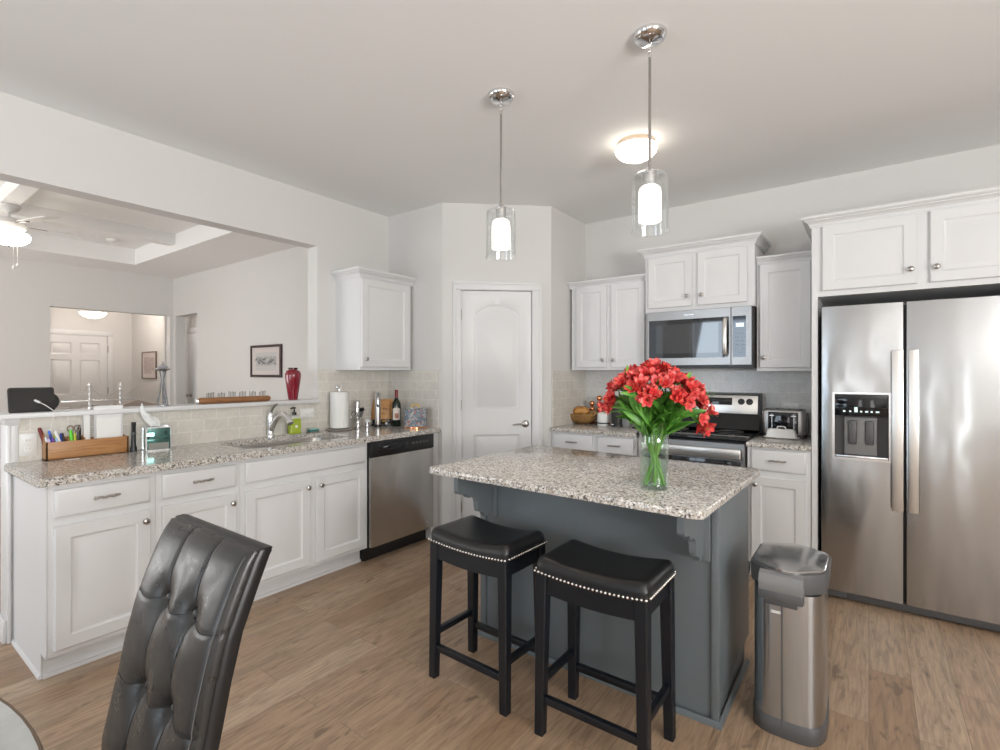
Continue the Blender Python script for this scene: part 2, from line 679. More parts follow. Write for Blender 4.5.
def window(name, F, s0, s1, z0, z1, mull):
    b = B()
    for a0, a1, c0, c1 in ((s0, s0 + .06, z0 + .06, z1 - .06), (s1 - .06, s1, z0 + .06, z1 - .06), (s0, s1, z0, z0 + .06), (s0, s1, z1 - .06, z1)):
        box(b, a0, a1, -.02, .03, c0, c1, F=F)
    for k in mull:
        box(b, k - .025, k + .025, -.018, .028, z0 + .06, z1 - .06, F=F)
    return struct(name, b, M['trim'], smooth=False)


FRW = Frame((0, -3.25, 0))
window('window_1', FRW, -3.07, -1.72, .06, 2.50, (-2.4,))
window('window_2', FRW, -.43, .03, .25, 2.45, ())
window('window_5', FRW, .90, 1.34, .06, 2.50, ())
window('window_3', Frame((3.35, 0, 0), (0, 1, 0), (1, 0, 0)), -1.7, .5, .5, 2.4, (-.6,))

# ---- living room beyond the pass-through
b = B()
TX0, TX1, TY0, TY1, TZ = -7.74, -4.58, -.44, 2.48, 2.985
box(b, -11.3, TX0, -2.1, 3.7, CZ, CZ + .1)
box(b, TX1, -3.65, -2.1, 3.7, CZ, CZ + .1)
box(b, TX0, TX1, -2.1, TY0, CZ, CZ + .1)
box(b, TX0, TX1, TY1, 3.7, CZ, CZ + .1)
for x0, x1, y0, y1 in ((TX0 - .05, TX0, TY0, TY1), (TX1, TX1 + .05, TY0, TY1), (TX0, TX1, TY0 - .05, TY0), (TX0, TX1, TY1, TY1 + .05)):
    box(b, x0, x1, y0, y1, CZ + .1, TZ)
box(b, TX0 - .05, TX1 + .05, TY0 - .05, TY1 + .05, TZ, TZ + .06)
struct('ceiling', b, M['ceiling'], smooth=False)
b = B(); box(b, -6.62, -6.50, TY0, TY1, 2.86, TZ); struct('trim_3', b, M['ceiling'], smooth=False)
b = B(); box(b, -6.50, TX1, .96, 1.08, 2.86, TZ); box(b, TX0, -6.62, .96, 1.08, 2.86, TZ); struct('trim_4', b, M['ceiling'], smooth=False)
b = B()
box(b, -8.57, -8.45, -2.1, 1.784, 0, CZ); box(b, -8.57, -8.45, 3.155, 3.32, 0, CZ); box(b, -8.57, -8.45, 1.784, 3.155, 2.226, CZ)
struct('wall_far', b, M['wall'], smooth=False)
b = B()
box(b, -8.45, -8.357, 3.2, 3.32, 0, CZ); box(b, -7.66, -3.65, 3.2, 3.32, 0, CZ); box(b, -8.357, -7.66, 3.2, 3.32, 2.22, CZ)
struct('wall_side', b, M['wall'], smooth=False)
b = B()
box(b, -8.45, -7.9, -2.1, -2.0, 0, CZ); box(b, -4.9, -3.65, -2.1, -2.0, 0, CZ); box(b, -7.9, -4.9, -2.1, -2.0, 0, .3); box(b, -7.9, -4.9, -2.1, -2.0, 2.35, CZ)
struct('wall_living', b, M['wall'], smooth=False)
window('window_4', Frame((0, -2.05, 0)), -7.9, -4.9, .3, 2.35, (-6.9, -5.9))
# side passage: end wall and door
b = B(); box(b, -9.0, -6.9, 3.5, 3.6, 0, CZ); box(b, -6.98, -6.9, 3.32, 3.5, 0, CZ); box(b, -9.0, -8.9, 3.25, 3.6, 0, CZ); struct('wall_passage', b, M['wall'], smooth=False)
# entry hall
b = B(); box(b, -11.3, -11.2, 0.6, 3.7, 0, CZ); box(b, -11.2, -8.57, .55, .65, 0, CZ); struct('wall_hall', b, M['wall'], smooth=False)
b = B(); box(b, -11.2, -9.0, 3.54, 3.65, 0, CZ); struct('wall_hall_right', b, M['wall'], smooth=False)
b = B(); sweep(b, [(-9.0, 3.54), (-11.2, 3.54)], [(0, 0), (.014, 0), (.014, .12), (0, .13)], side=-1); struct('baseboard_hall', b, M['trim'])


def ringpts(s0, s1, z0, z1, arch, k=12):
    c, hw = (s0 + s1) / 2, (s1 - s0) / 2
    P = [(s0, z0), (s1, z0)]
    for i in range(k + 1):
        s = s1 + (s0 - s1) * i / k
        P.append((s, z1 + arch * (1 - ((s - c) / hw) ** 2)))
    return P


def moulded(b, F, reg, pan, arch=0.0, dep=.008):
    """one region of a door face with one sunk-and-raised panel"""
    k = 12
    out = ringpts(*reg, 0.0)
    L = [[F.p(s, -.016, z) for s, z in out], [F.p(s, 0, z) for s, z in out]]
    for i, d in ((0, 0), (.006, -dep * .6), (.014, -dep), (.024, -dep), (.040, -.002)):
        L.append([F.p(s, d, z) for s, z in ringpts(pan[0] + i, pan[1] - i, pan[2] + i, pan[3] - i, arch)])
    loft(b, L)


# pantry door
FDD = Frame(FD.p(0, -.018, 0), FD.u, FD.n)
b = B()
box(b, .156, .749, -.038, -.016, .012, 2.060, F=FDD)
moulded(b, FDD, (.156, .749, .955, 2.060), (.262, .648, 1.055, 1.875), .072)
moulded(b, FDD, (.156, .749, .012, .955), (.262, .648, .20, .852), 0)
door = struct('door_1', b, M['trim'])
b = B()
lathe(b, [(.0, 0), (.031, 0), (.031, .006), (.024, .012), (.011, .013), (.010, .040), (.0, .041)], FDD.p(.698, 0, .94), FD.n, 20)
tube(b, [FDD.p(.698, .036, .94), FDD.p(.66, .040, .942), FDD.p(.615, .036, .938), FDD.p(.585, .032, .934)], [.010, .009, .007, .005], 10)
struct('door_handle', b, M['nickel'], door)
for z in (1.86, 1.10, .25):
    b = B()
    tube(b, [FDD.p(.153, .006, z - .045), FDD.p(.153, .006, z + .045)], .006, 8)
    box(b, .128, .153, .0185, .0205, z - .042, z + .042, F=FDD)
    struct('hinge', b, M['nickel'], door)
b = B()
box(b, .7515, .7535, -.03, -.001, .90, .98, F=FDD)
struct('strike_plate', b, M['nickel'], door)
# casing round the pantry door
b = B()
for s0, s1, z0, z1 in ((.086, .152, 0, 2.0655), (.753, .838, 0, 2.0655), (.086, .838, 2.066, 2.135)):
    box(b, s0, s1, 0, .012, z0, z1, .002, F=FD)
for s0, s1, z0, z1 in ((.0855, .108, 0, 2.1125), (.816, .8385, 0, 2.1125), (.0855, .8385, 2.113, 2.1355)):
    box(b, s0, s1, 0, .019, z0, z1, .003, F=FD)
for s0, s1, z0, z1 in ((.1505, .153, 0, 2.063), (.752, .7545, 0, 2.063), (.1505, .7545, 2.0635, 2.0675)):
    box(b, s0, s1, -.112, .001, z0, z1, F=FD)
struct('trim_5', b, M['trim'])

# front door at the end of the hall, six panels
FH = Frame((-11.195, 0, 0), (0, 1, 0), (1, 0, 0))
FH2 = Frame((-11.158, 0, 0), (0, 1, 0), (1, 0, 0))
b = B()
box(b, 2.245, 3.150, -.034, -.016, .01, 2.03, F=FH2)
for c0, c1, p0, p1 in ((2.245, 2.6975, 2.36, 2.64), (2.6975, 3.150, 2.755, 3.035)):
    for z0, z1, q0, q1 in ((.01, .93, .22, .80), (.93, 1.66, 1.00, 1.60), (1.66, 2.03, 1.70, 1.90)):
        moulded(b, FH2, (c0, c1, z0, z1), (p0, p1, q0, q1), 0, .012)
fd = struct('door_2', b, M['trim'])
b = B()
lathe(b, [(0, 0), (.030, 0), (.030, .006), (.012, .010), (.012, .035), (.028, .045), (.028, .065), (0, .072)], FH2.p(2.32, 0, .93), FH2.n, 16)
lathe(b, [(0, 0), (.026, 0), (.026, .018), (0, .022)], FH2.p(2.32, 0, 1.10), FH2.n, 16)
struct('door_knob', b, M['nickel'], fd)
for z in (1.80, 1.05, .25):
    b = B(); box(b, 3.148, 3.168, -.005, .012, z - .06, z + .06, F=FH2); struct('hinge', b, M['nickel'], fd)
b = B()
for s0, s1, z0, z1 in ((2.16, 2.24, 0, 2.0345), (3.155, 3.235, 0, 2.0345), (2.16, 3.235, 2.035, 2.12)):
    box(b, s0, s1, 0, .04, z0, z1, .003, F=FH)
struct('trim_6', b, M['trim'])
# door in the side passage
FP = Frame((0, 3.498, 0), (1, 0, 0), (0, -1, 0))
b = B(); box(b, -8.60, -7.85, .004, .030, .01, 1.985, .002, F=FP)
pd = struct('door_3', b, M['trim'])
b = B(); lathe(b, [(0, 0), (.03, 0), (.03, .006), (.012, .01), (.012, .035), (.028, .045), (.028, .06), (0, .066)], FP.p(-8.515, .03, 1.02), FP.n, 14)
struct('door_knob', b, M['nickel'], pd)
b = B(); box(b, -8.68, -8.605, .0, .02, 0, 1.9895, .002, F=FP); box(b, -8.68, -7.78, .0, .02, 1.99, 2.07, .002, F=FP); struct('trim_7', b, M['trim'])
# casing of the pass-through jambs of hall opening is plain drywall

# tile backsplashes
b = B(); box(b, XL, XL + .008, .618, 2.355, .914, 1.136); struct('trim_8', b, M['tile'], smooth=False)
b = B(); box(b, XL, XL + .008, 2.355, 3.085, .914, 1.398); box(b, XL + .008, -2.90, 3.077, 3.085, .914, 1.395); struct('trim_9', b, M['tile'], smooth=False)
b = B(); box(b, -2.175, -2.167, 3.716, YB, .914, 1.390); struct('trim_10', b, M['tile'], smooth=False)
b = B(); box(b, -2.167, -.288, YB - .008, YB, .914, 1.392); struct('trim_11', b, M['tile_white'], smooth=False)
# baseboards by the pantry
b = B(); sweep(b, [FD.p(.838, 0, 0)[:2], FD.p(L, 0, 0)[:2]], [(0, 0), (.014, 0), (.014, .10), (.008, .125), (0, .13)], side=1); struct('baseboard_pantry', b, M['trim'])


# ------------------------------------------------------------------ cabinet pieces
def knob(F, s, z, parent, d=.02):
    b = B()
    lathe(b, [(0, 0), (.006, 0), (.0055, .012), (.010, .016), (.0155, .021), (.0150, .027), (.009, .031), (0, .032)], F.p(s, d, z), F.n, 16)
    return build('knob', b, M['nickel'], parent)


def pull(F, s, z, parent, d=.02, half=.050):
    b = B()
    for k in (-1, 1):
        tube(b, [F.p(s + k * half * .8, d, z), F.p(s + k * half * .8, d + .026, z)], .0045, 8)
    pts = [F.p(s + half * t, d + .026 - .004 * t * t, z + .002 * math.sin(t * 9)) for t in [i / 10 - 1 for i in range(21)]]
    tube(b, pts, [.0045 + .0015 * abs(math.sin(i * 1.2)) for i in range(21)], 8)
    return build('pull', b, M['nickel'], parent)


def cab_door(F, s0, s1, z0, z1, parent, kn=None, d=0.0, rail=.056):
    b = B(); panel(b, F, s0, s1, z0, z1, d, rail=rail)
    o = build('door', b, M['cab'], parent)
    if kn:
        knob(F, kn[0], kn[1], o, d + .02)
    return o


def cab_drawer(F, s0, s1, z0, z1, parent, handle=True, d=0.0, name='drawer'):
    b = B(); panel(b, F, s0, s1, z0, z1, d, flat=True)
    o = build(name, b, M['cab'], parent)
    if handle:
        pull(F, (s0 + s1) / 2, (z0 + z1) / 2 + .004, o, d + .02)
    return o


CROWN = [(0, 0), (.007, 0), (.007, .010), (.012, .011), (.014, .020), (.022, .031), (.033, .039), (.036, .040), (.036, .046), (.045, .048), (.053, .056), (.053, .068), (0, .068)]


def crown(path, z, side, parent, name='crown_moulding', k=1.0):
    b = B(); sweep(b, path, [(o * k, z + h * k) for o, h in CROWN], side)
    return build(name, b, M['cab'], parent, ang=22)


# ---- peninsula base run: face plane X = -2.905
FL = Frame((-2.905, 0, 0), (0, 1, 0), (1, 0, 0))
KD = -.082


def base_unit(F, s0, s1, depth, label, name='base_cabinet', group=None, hollow=False):
    t = thing(name, label, 'cabinet', tuple(F.p((s0 + s1) / 2, 0, 0)), 0, group)
    b = B()
    if hollow:
        for a0, a1, d0, d1, c0, c1 in ((s0 + .0005, s1 - .0005, -.02, 0, .115, .8815), (s0 + .0005, s1 - .0005, -depth, -depth + .012, .115, .8815), (s0 + .0005, s0 + .018, -depth + .012, -.02, .115, .8815), (s1 - .018, s1 - .0005, -depth + .012, -.02, .115, .8815), (s0 + .018, s1 - .018, -depth + .012, -.02, .115, .135)):
            box(b, a0, a1, d0, d1, c0, c1, F=F)
    else:
        box(b, s0 + .0005, s1 - .0005, -depth, 0, .115, .8815, F=F)
    build('body', b, M['cab'], t, smooth=False)
    b = B(); box(b, s0 + .0005, s1 - .0005, -depth, KD, 0, .115, F=F)
    box(b, s0 + .0005, s1 - .0005, KD, KD + .012, 0, .018, F=F)
    build('toe_kick', b, M['cab'], t, smooth=False)
    return t


DL = .603
t = base_unit(FL, .605, 1.019, DL, 'white base cabinet at the open near end of the peninsula')
cab_drawer(FL, .624, .993, .729, .852, t)
cab_door(FL, .624, .993, .141, .690, t, (.966, .640))
b = B()
prism(b, [FL.p(.6045, d, z) for d, z in ((-DL, 0), (KD, 0), (KD, .115), (0, .115), (0, .8815), (-DL, .8815))], (0, -.006, 0))
sweep(b, [(-2.905 - DL, .5985), (-2.905 + KD - .0, .5985)], [(0, 0), (.009, 0), (.008, .010), (.004, .018), (0, .019)], side=1)
build('end_panel', b, M['cab'], t)
t = base_unit(FL, 1.019, 1.441, DL, 'white base cabinet with one drawer, between end cabinet and sink cabinet')
cab_drawer(FL, 1.045, 1.415, .729, .852, t)
cab_door(FL, 1.045, 1.415, .141, .690, t, (1.388, .640))
t = base_unit(FL, 1.441, 2.347, DL, 'wide white two-door cabinet with plain false drawer front under the sink', 'sink_cabinet', hollow=True)
cab_drawer(FL, 1.467, 2.322, .735, .852, t, False, name='false_drawer_front')
cab_door(FL, 1.467, 1.883, .141, .692, t, (1.858, .640))
cab_door(FL, 1.926, 2.322, .141, .692, t, (1.952, .640))
b = B(); box(b, 2.999, 3.083, -DL, 0, 0, .8815, F=FL); box(b, 3.03, 3.05, 0, .004, 0, .88, F=FL); struct('trim_12', b, M['cab'], smooth=False)

# worktop with sink cut-out
SX0, SX1, SY0, SY1 = -3.395, -2.985, 1.535, 2.275
t = thing('countertop', 'long speckled granite worktop on the peninsula cabinets around the sink', 'countertop', (-3.19, 1.83, .8825))
b = B()
hole = rrect(SX0, SX1, SY0, SY1, .07, 6)
slab_with_hole(b, [(-3.512, .566), (-2.868, .566), (-2.868, 3.0765), (-3.511, 3.0765)], hole, .8825, .914)
bmesh.ops.bevel(b, geom=[e for e in b.edges if e.is_manifold and e.calc_face_angle(0) > 1.2 and all(v.co.x > -2.87 or v.co.y < .57 for v in e.verts)], offset=.006, segments=2, affect='EDGES')
build('slab', b, M['granite'], t)
# sink bowl
t = thing('sink', 'stainless steel undermount sink bowl set in the granite peninsula worktop', 'sink', ((SX0 + SX1) / 2, (SY0 + SY1) / 2, .70))
b = B()
Lp = []
for d, z in ((.02, .8820), (-.001, .8820), (-.004, .87), (-.010, .74), (-.03, .705), (-.06, .70)):
    Lp.append([Vector((x, y, z)) for x, y in rrect(SX0 - d, SX1 + d, SY0 - d, SY1 + d, .07, 6)])
for d, z in ((-.06, .695), (-.025, .70), (-.004, .735), (.004, .87), (.02, .875)):
    Lp.append([Vector((x, y, z)) for x, y in rrect(SX0 - d, SX1 + d, SY0 - d, SY1 + d, .07, 6)])
loft(b, Lp, False, False, wrap=False)
vs = [v for v in b.verts]
n = len(Lp[0])
# close the floor of the bowl
for row in (5, 6):
    b.verts.ensure_lookup_table()
    b.faces.new([b.verts[row * n + i] for i in range(n)])
build('bowl', b, M['sink_steel'], t)
b = B(); lathe(b, [(0, 0), (.042, 0), (.042, .003), (.03, .004), (.028, .001), (0, .001)], ((SX0 + SX1) / 2, (SY0 + SY1) / 2, .7005)); build('drain', b, M['nickel'], t)

# ---- dishwasher
t = thing('dishwasher', 'stainless steel dishwasher with black control strip, right of the sink cabinet', 'dishwasher', (-3.1, 2.673, 0))
FW = Frame((-2.868, 0, 0), (0, 1, 0), (1, 0, 0))
b = B(); box(b, 2.350, 2.997, -.62, -.035, .10, .880, F=FW); box(b, 2.36, 2.99, -.60, -.09, 0, .1, F=FW); build('body', b, M['black'], t, smooth=False)
b = B(); box(b, 2.354, 2.993, -.034, 0, .115, .762, .006, F=FW); build('door', b, M['dw_steel'], t)
b = B()
box(b, 2.354, 2.993, -.034, .003, .764, .879, .005, F=FW)
cp = build('control_panel', b, M['black'], t)
b = B(); box(b, 2.42, 2.70, .003, .009, .795, .850, .003, F=FW); build('pocket_handle', b, M['black_gloss'], cp)
for k in range(5):
    b = B(); box(b, 2.75 + k * .038, 2.775 + k * .038, .003, .0055, .818, .834, .001, F=FW); build('button', b, M['dark_grey'], cp)
b = B(); box(b, 2.46, 2.50, .009, .0098, .826, .834, F=FW); build('badge', b, M['silver'], cp)
b = B(); lathe(b, [(0, 0), (.016, 0), (.016, .002), (.012, .003), (0, .003)], FW.p(2.915, 0, .165), FW.n, 18); build('round_badge', b, M['silver'], t)

# ---- left upper cabinet
FU = Frame((-3.21, 0, 0), (0, 1, 0), (1, 0, 0))
t = thing('wall_cabinet', 'single-door white wall cabinet above the wine bottle, by the pass-through', 'cabinet', (-3.37, 2.80, 1.4))
b = B(); box(b, -3.5195, -3.21, 2.525, 3.062, 1.400, 2.140); box(b, -3.5195, -3.20, 2.520, 3.066, 1.394, 1.402); build('body', b, M['cab'], t, smooth=False)
cab_door(FU, 2.530, 3.030, 1.418, 2.118, t, (2.562, 1.480))
crown([(-3.519, 2.525), (-3.21, 2.525), (-3.21, 3.084)], 2.122, 1, t)

# ---- back run
FR = Frame((0, 3.69, 0), (1, 0, 0), (0, -1, 0))
DR = .64
t = base_unit(FR, -2.165, -1.415, DR, 'white base cabinet with two drawers, left of the range')
cab_drawer(FR, -2.140, -1.782, .735, .868, t)
cab_drawer(FR, -1.738, -1.440, .735, .868, t)
cab_door(FR, -2.140, -1.782, .141, .692, t, (-1.81, .640))
cab_door(FR, -1.738, -1.440, .141, .692, t, (-1.712, .640))
t = base_unit(FR, -.655, -.2905, DR, 'narrow white base cabinet with drawer between range and refrigerator')
cab_drawer(FR, -.630, -.318, .730, .868, t)
cab_door(FR, -.630, -.318, .141, .690, t, (-.604, .640))
b = B(); eased_slab(b, [(-2.166, 3.655), (-1.412, 3.655), (-1.412, 4.331), (-2.166, 4.331)], .8825, .914)
o = build('countertop', b, M['granite']); o['label'] = 'speckled granite worktop left of the range, under the copper balls'; o['category'] = 'countertop'
b = B(); eased_slab(b, [(-.657, 3.655), (-.2895, 3.655), (-.2895, 4.331), (-.657, 4.331)], .8825, .914)
o = build('countertop', b, M['granite']); o['label'] = 'short granite worktop carrying the toaster beside the refrigerator'; o['category'] = 'countertop'

FUR = Frame((0, 4.02, 0), (1, 0, 0), (0, -1, 0))
t = thing('wall_cabinet', 'two-door white wall cabinet left of the microwave, above the copper balls', 'cabinet', (-1.8, 4.18, 1.39))
b = B(); box(b, -2.15, -1.449, 4.02, 4.339, 1.395, 2.150); build('body', b, M['cab'], t, smooth=False)
cab_door(FUR, -2.097, -1.811, 1.418, 2.122, t, (-1.836, 1.480), rail=.05)
cab_door(FUR, -1.768, -1.474, 1.418, 2.122, t, (-1.742, 1.480), rail=.05)
crown([(-2.172, 4.02), (-1.449, 4.02)], 2.118, 1, t, k=.85)
t = thing('wall_cabinet', 'narrow single-door white wall cabinet above the toaster', 'cabinet', (-.47, 4.18, 1.39))
b = B(); box(b, -.651, -.290, 4.02, 4.339, 1.385, 2.170); build('body', b, M['cab'], t, smooth=False)
cab_door(FUR, -.632, -.318, 1.408, 2.140, t, (-.604, 1.480))
crown([(-.651, 4.02), (-.290, 4.02)], 2.140, 1, t, k=.85)
FUM = Frame((0, 3.95, 0), (1, 0, 0), (0, -1, 0))
t = thing('wall_cabinet', 'short two-door white wall cabinet standing higher, directly above the microwave', 'cabinet', (-1.05, 4.14, 1.85))
b = B(); box(b, -1.447, -.655, 3.95, 4.339, 1.848, 2.312); build('body', b, M['cab'], t, smooth=False)
cab_door(FUM, -1.420, -1.082, 1.880, 2.276, t, (-1.113, 1.955), rail=.05)
cab_door(FUM, -1.042, -.700, 1.880, 2.276, t, (-1.010, 1.955), rail=.05)
crown([(-1.447, 4.338), (-1.447, 3.95), (-.655, 3.95), (-.655, 4.338)], 2.288, 1, t)
# fridge surround
FF = Frame((0, 3.68, 0), (1, 0, 0), (0, -1, 0))
t = thing('fridge_cabinet', 'deep white two-door cabinet with side panels above and around the refrigerator', 'cabinet', (.24, 4.0, 0))
b = B(); box(b, -.288, .80, 3.68, 4.339, 1.842, 2.290); build('body', b, M['cab'], t, smooth=False)
b = B(); box(b, -.288, -.256, 3.68, 4.339, 0, 1.8415); build('side_panel', b, M['cab'], t, smooth=False)
b = B(); box(b, .768, .80, 3.68, 4.339, 0, 1.8415); build('side_panel', b, M['cab'], t, smooth=False)
cab_door(FF, -.232, .217, 1.874, 2.268, t, (.190, 1.955))
cab_door(FF, .273, .722, 1.874, 2.268, t, (.300, 1.955))
crown([(-.288, 4.338), (-.288, 3.68), (.80, 3.68)], 2.268, 1, t)

# ---- refrigerator
t = thing('refrigerator', 'tall stainless side-by-side refrigerator with two long handles and a dispenser', 'refrigerator', (.22, 4.0, 0))
b = B(); box(b, -.225, .675, 3.72, 4.32, .02, 1.765, .004); build('body', b, M['dark_grey'], t)
FG = Frame((0, 3.65, 0), (1, 0, 0), (0, -1, 0))
DZ0, DZ1, DX0, DX1 = .862, 1.248, -.171, .096


def rect4(s0, s1, z0, z1, d, i=0):
    return [FG.p(a, d, z) for a, z in ((s0 + i, z0 + i), (s1 - i, z0 + i), (s1 - i, z1 - i), (s0 + i, z1 - i))]


b = B()
X0, X1, Z0, Z1 = -.235, .158, .056, 1.775
loft(b, [rect4(X0, X1, Z0, Z1, -.065), rect4(X0, X1, Z0, Z1, -.006), rect4(X0, X1, Z0, Z1, -.0015, .002), rect4(X0, X1, Z0, Z1, 0, .006),
         rect4(DX0, DX1, DZ0, DZ1, 0), rect4(DX0, DX1, DZ0, DZ1, -.055)])
fz = build('freezer_door', b, M['fridge_steel'], t)
b = B()
loft(b, [rect4(.170, .685, Z0, Z1, -.065), rect4(.170, .685, Z0, Z1, -.006), rect4(.170, .685, Z0, Z1, -.0015, .002), rect4(.170, .685, Z0, Z1, 0, .006)])
fr = build('fridge_door', b, M['fridge_steel'], t)
for x0, x1, par in ((.104, .156, fz), (.178, .222, fr)):
    b = B()
    box(b, x0, x1, .034, .050, .590, 1.500, .004, F=FG)
    for z in (.66, 1.43):
        box(b, x0 + .012, x1 - .012, 0, .035, z - .03, z + .03, .003, F=FG)
    build('handle', b, M['handle_steel'], par)
b = B(); lathe(b, [(0, 0), (.012, 0), (.012, .002), (0, .003)], FG.p(.552, 0, 1.712), FG.n, 12); build('badge', b, M['silver'], fr)
# dispenser
b = B()
loft(b, [rect4(DX0 - .008, DX1 + .008, DZ0 - .008, DZ1 + .008, .001), rect4(DX0 - .008, DX1 + .008, DZ0 - .008, DZ1 + .008, .006), rect4(DX0 + .004, DX1 - .004, DZ0 + .004, DZ1 - .004, .006), rect4(DX0 + .004, DX1 - .004, DZ0 + .004, DZ1 - .004, -.05)], False, False)
ds = build('dispenser_frame', b, M['silver'], fz)
b = B(); box(b, DX0 + .004, DX1 - .004, -.054, .002, 1.116, DZ1 - .004, .003, F=FG)
dp = build('dispenser_panel', b, M['black_gloss'], fz)
M['icon'] = emis('lit_blue_icons', (.25, .75, .85), .55)
for k, (x, w) in enumerate(((-.125, .012), (-.095, .010), (-.070, .016), (-.042, .010), (-.018, .014), (.008, .010), (.032, .016))):
    b = B(); box(b, x, x + w, .002, .0028, 1.138, 1.138 + (.030 if k == 2 else .009), F=FG); build('icon', b, M['icon'], dp)
M['recess'] = mat('dispenser_recess', (.05, .05, .052), .4)
b = B(); box(b, DX0 + .002, DX1 - .002, -.056, -.052, DZ0 + .002, 1.118, F=FG); build('dispenser_recess', b, M['recess'], fz)
b = B(); box(b, -.120, .038, -.052, -.030, .882, 1.108, .004, F=FG); dk = build('dispenser_back', b, M['mid_grey'], fz)
for x in (-.100, -.018):
    b = B(); box(b, x, x + .042, -.031, -.018, .945, 1.088, .010, F=FG); build('paddle', b, M['dark_grey'], dk)
b = B(); box(b, DX0 + .006, DX1 - .006, -.050, .004, DZ0 + .001, DZ0 + .018, .003, F=FG); build('drip_tray', b, M['silver'], fz)
b = B(); box(b, -.225, .675, -.075, -.030, .008, .052, .003, F=FG); box(b, -.222, -.11, -.03, -.018, .014, .050, .003, F=FG)
build('base_grille', b, M['dark_grey'], t)
for x in (-.19, .64):
    for y in (3.76, 4.28):
        b = B(); lathe(b, [(0, 0), (.02, 0), (.02, .02), (0, .02)], (x, y, 0), n=12); build('foot', b, M['black'], t)

# ---- range
t = thing('range', 'stainless electric range with black glass cooktop and raised back panel', 'stove', (-1.035, 3.98, 0))
RX0, RX1 = -1.408, -.662
FO = Frame((0, 3.668, 0), (1, 0, 0), (0, -1, 0))
b = B(); box(b, RX0, RX1, 3.70, 4.325, .012, .905); build('body', b, M['black'], t, smooth=False)
b = B(); box(b, RX0 - .002, RX1 + .002, 3.655, 4.26, .906, .930, .006); ck = build('cooktop', b, M['black_gloss'], t)
for cx, cy, r in ((-1.23, 3.83, .10), (-.85, 3.83, .085), (-1.23, 4.09, .08), (-.85, 4.09, .10)):
    b = B(); lathe(b, [(r - .004, 0), (r, 0), (r, .0006), (r - .004, .0006)], (cx, cy, .9302), n=36, closed_profile=True); build('burner_ring', b, M['mid_grey'], ck)
b = B()
loft(b, [[FO.p(a, d, z) for a, z in ((RX0 + .004 + i, .26 + i), (RX1 - .004 - i, .26 + i), (RX1 - .004 - i, .895 - i), (RX0 + .004 + i, .895 - i))] for i, d in ((0, -.035), (0, -.004), (.004, 0))])
od = build('oven_door', b, M['steel'], t)
b = B(); box(b, RX0 + .03, RX1 - .03, 0, .004, .34, .775, .002, F=FO); build('oven_window', b, M['black_gloss'], od)
b = B()
box(b, RX0 + .03, RX1 - .022, .034, .052, .795, .860, .008, F=FO)
for x in (RX0 + .07, RX1 - .07):
    box(b, x - .012, x + .012, 0, .036, .812, .845, .002, F=FO)
build('oven_handle', b, M['handle_steel'], od)
b = B(); box(b, RX0 + .004, RX1 - .004, -.035, 0, .09, .245, .004, F=FO); build('storage_drawer', b, M['steel'], t)
# back panel: black glossy slope below, steel fascia above
b = B()
prism(b, [(RX0, 4.19, .930), (RX0, 4.165, .94), (RX0, 4.205, 1.052), (RX0, 4.325, 1.052), (RX0, 4.325, .930)], (RX1 - RX0, 0, 0))
bk = build('back_slope', b, M['black_gloss'], t)
b = B()
prism(b, [(RX0, 4.200, 1.052), (RX0, 4.222, 1.206), (RX0, 4.325, 1.214), (RX0, 4.325, 1.052)], (RX1 - RX0, 0, 0))
bg = build('back_panel_frame', b, M['black'], t)
FB = Frame((0, 4.1985, 1.052), (1, 0, 0), (0, -1, .143), (0, .143, 1))
b = B(); box(b, RX0 + .014, RX1 - .014, -.004, .002, .006, .146, .002, F=FB); fs = build('control_fascia', b, M['handle_steel'], t)
for x in (-1.36, -1.305, -.790, -.732):
    b = B(); lathe(b, [(0, 0), (.024, 0), (.024, .006), (.018, .010), (.017, .026), (0, .028)], FB.p(x, .002, .098), FB.n, 20)
    box(b, x - .003, x + .003, .026, .031, .082, .114, F=FB)
    build('knob', b, M['black'], fs)
b = B(); box(b, -1.13, -.855, .002, .0035, .070, .126, .001, F=FB); build('clock_display', b, M['black_gloss'], fs)
for sx in (-1.37, -.70):
    for y in (3.75, 4.27):
        b = B(); lathe(b, [(0, 0), (.02, 0), (.02, .013), (0, .013)], (sx, y, 0), n=12); build('foot', b, M['black'], t)

# ---- microwave
t = thing('microwave', 'stainless over-the-range microwave with dark glass door and vertical handle', 'microwave', (-1.04, 4.1, 1.405))
FMW = Frame((0, 3.90, 0), (1, 0, 0), (0, -1, 0))
MX0, MX1, MZ0, MZ1 = -1.417, -.660, 1.405, 1.845
b = B(); box(b, MX0 + .003, MX1, 3.925, 4.33, MZ0, MZ1 - .002); box(b, MX0 + .003, MX1, 3.905, 3.93, MZ0, MZ0 + .022); build('body', b, M['black'], t, smooth=False)


M['oven_glass'] = mat('microwave_door_glass', (.010, .011, .014), .03, IOR=1.8)


def ringframe(b, F, o, i, d0, d1):
    def q(r, d):
        return [F.p(a, d, z) for a, z in ((r[0], r[2]), (r[1], r[2]), (r[1], r[3]), (r[0], r[3]))]
    oo = (o[0] + .003, o[1] - .003, o[2] + .003, o[3] - .003)
    loft(b, [q(o, d0), q(o, d1 - .003), q(oo, d1), q(i, d1), q(i, d0)], False, False, wrap=True)


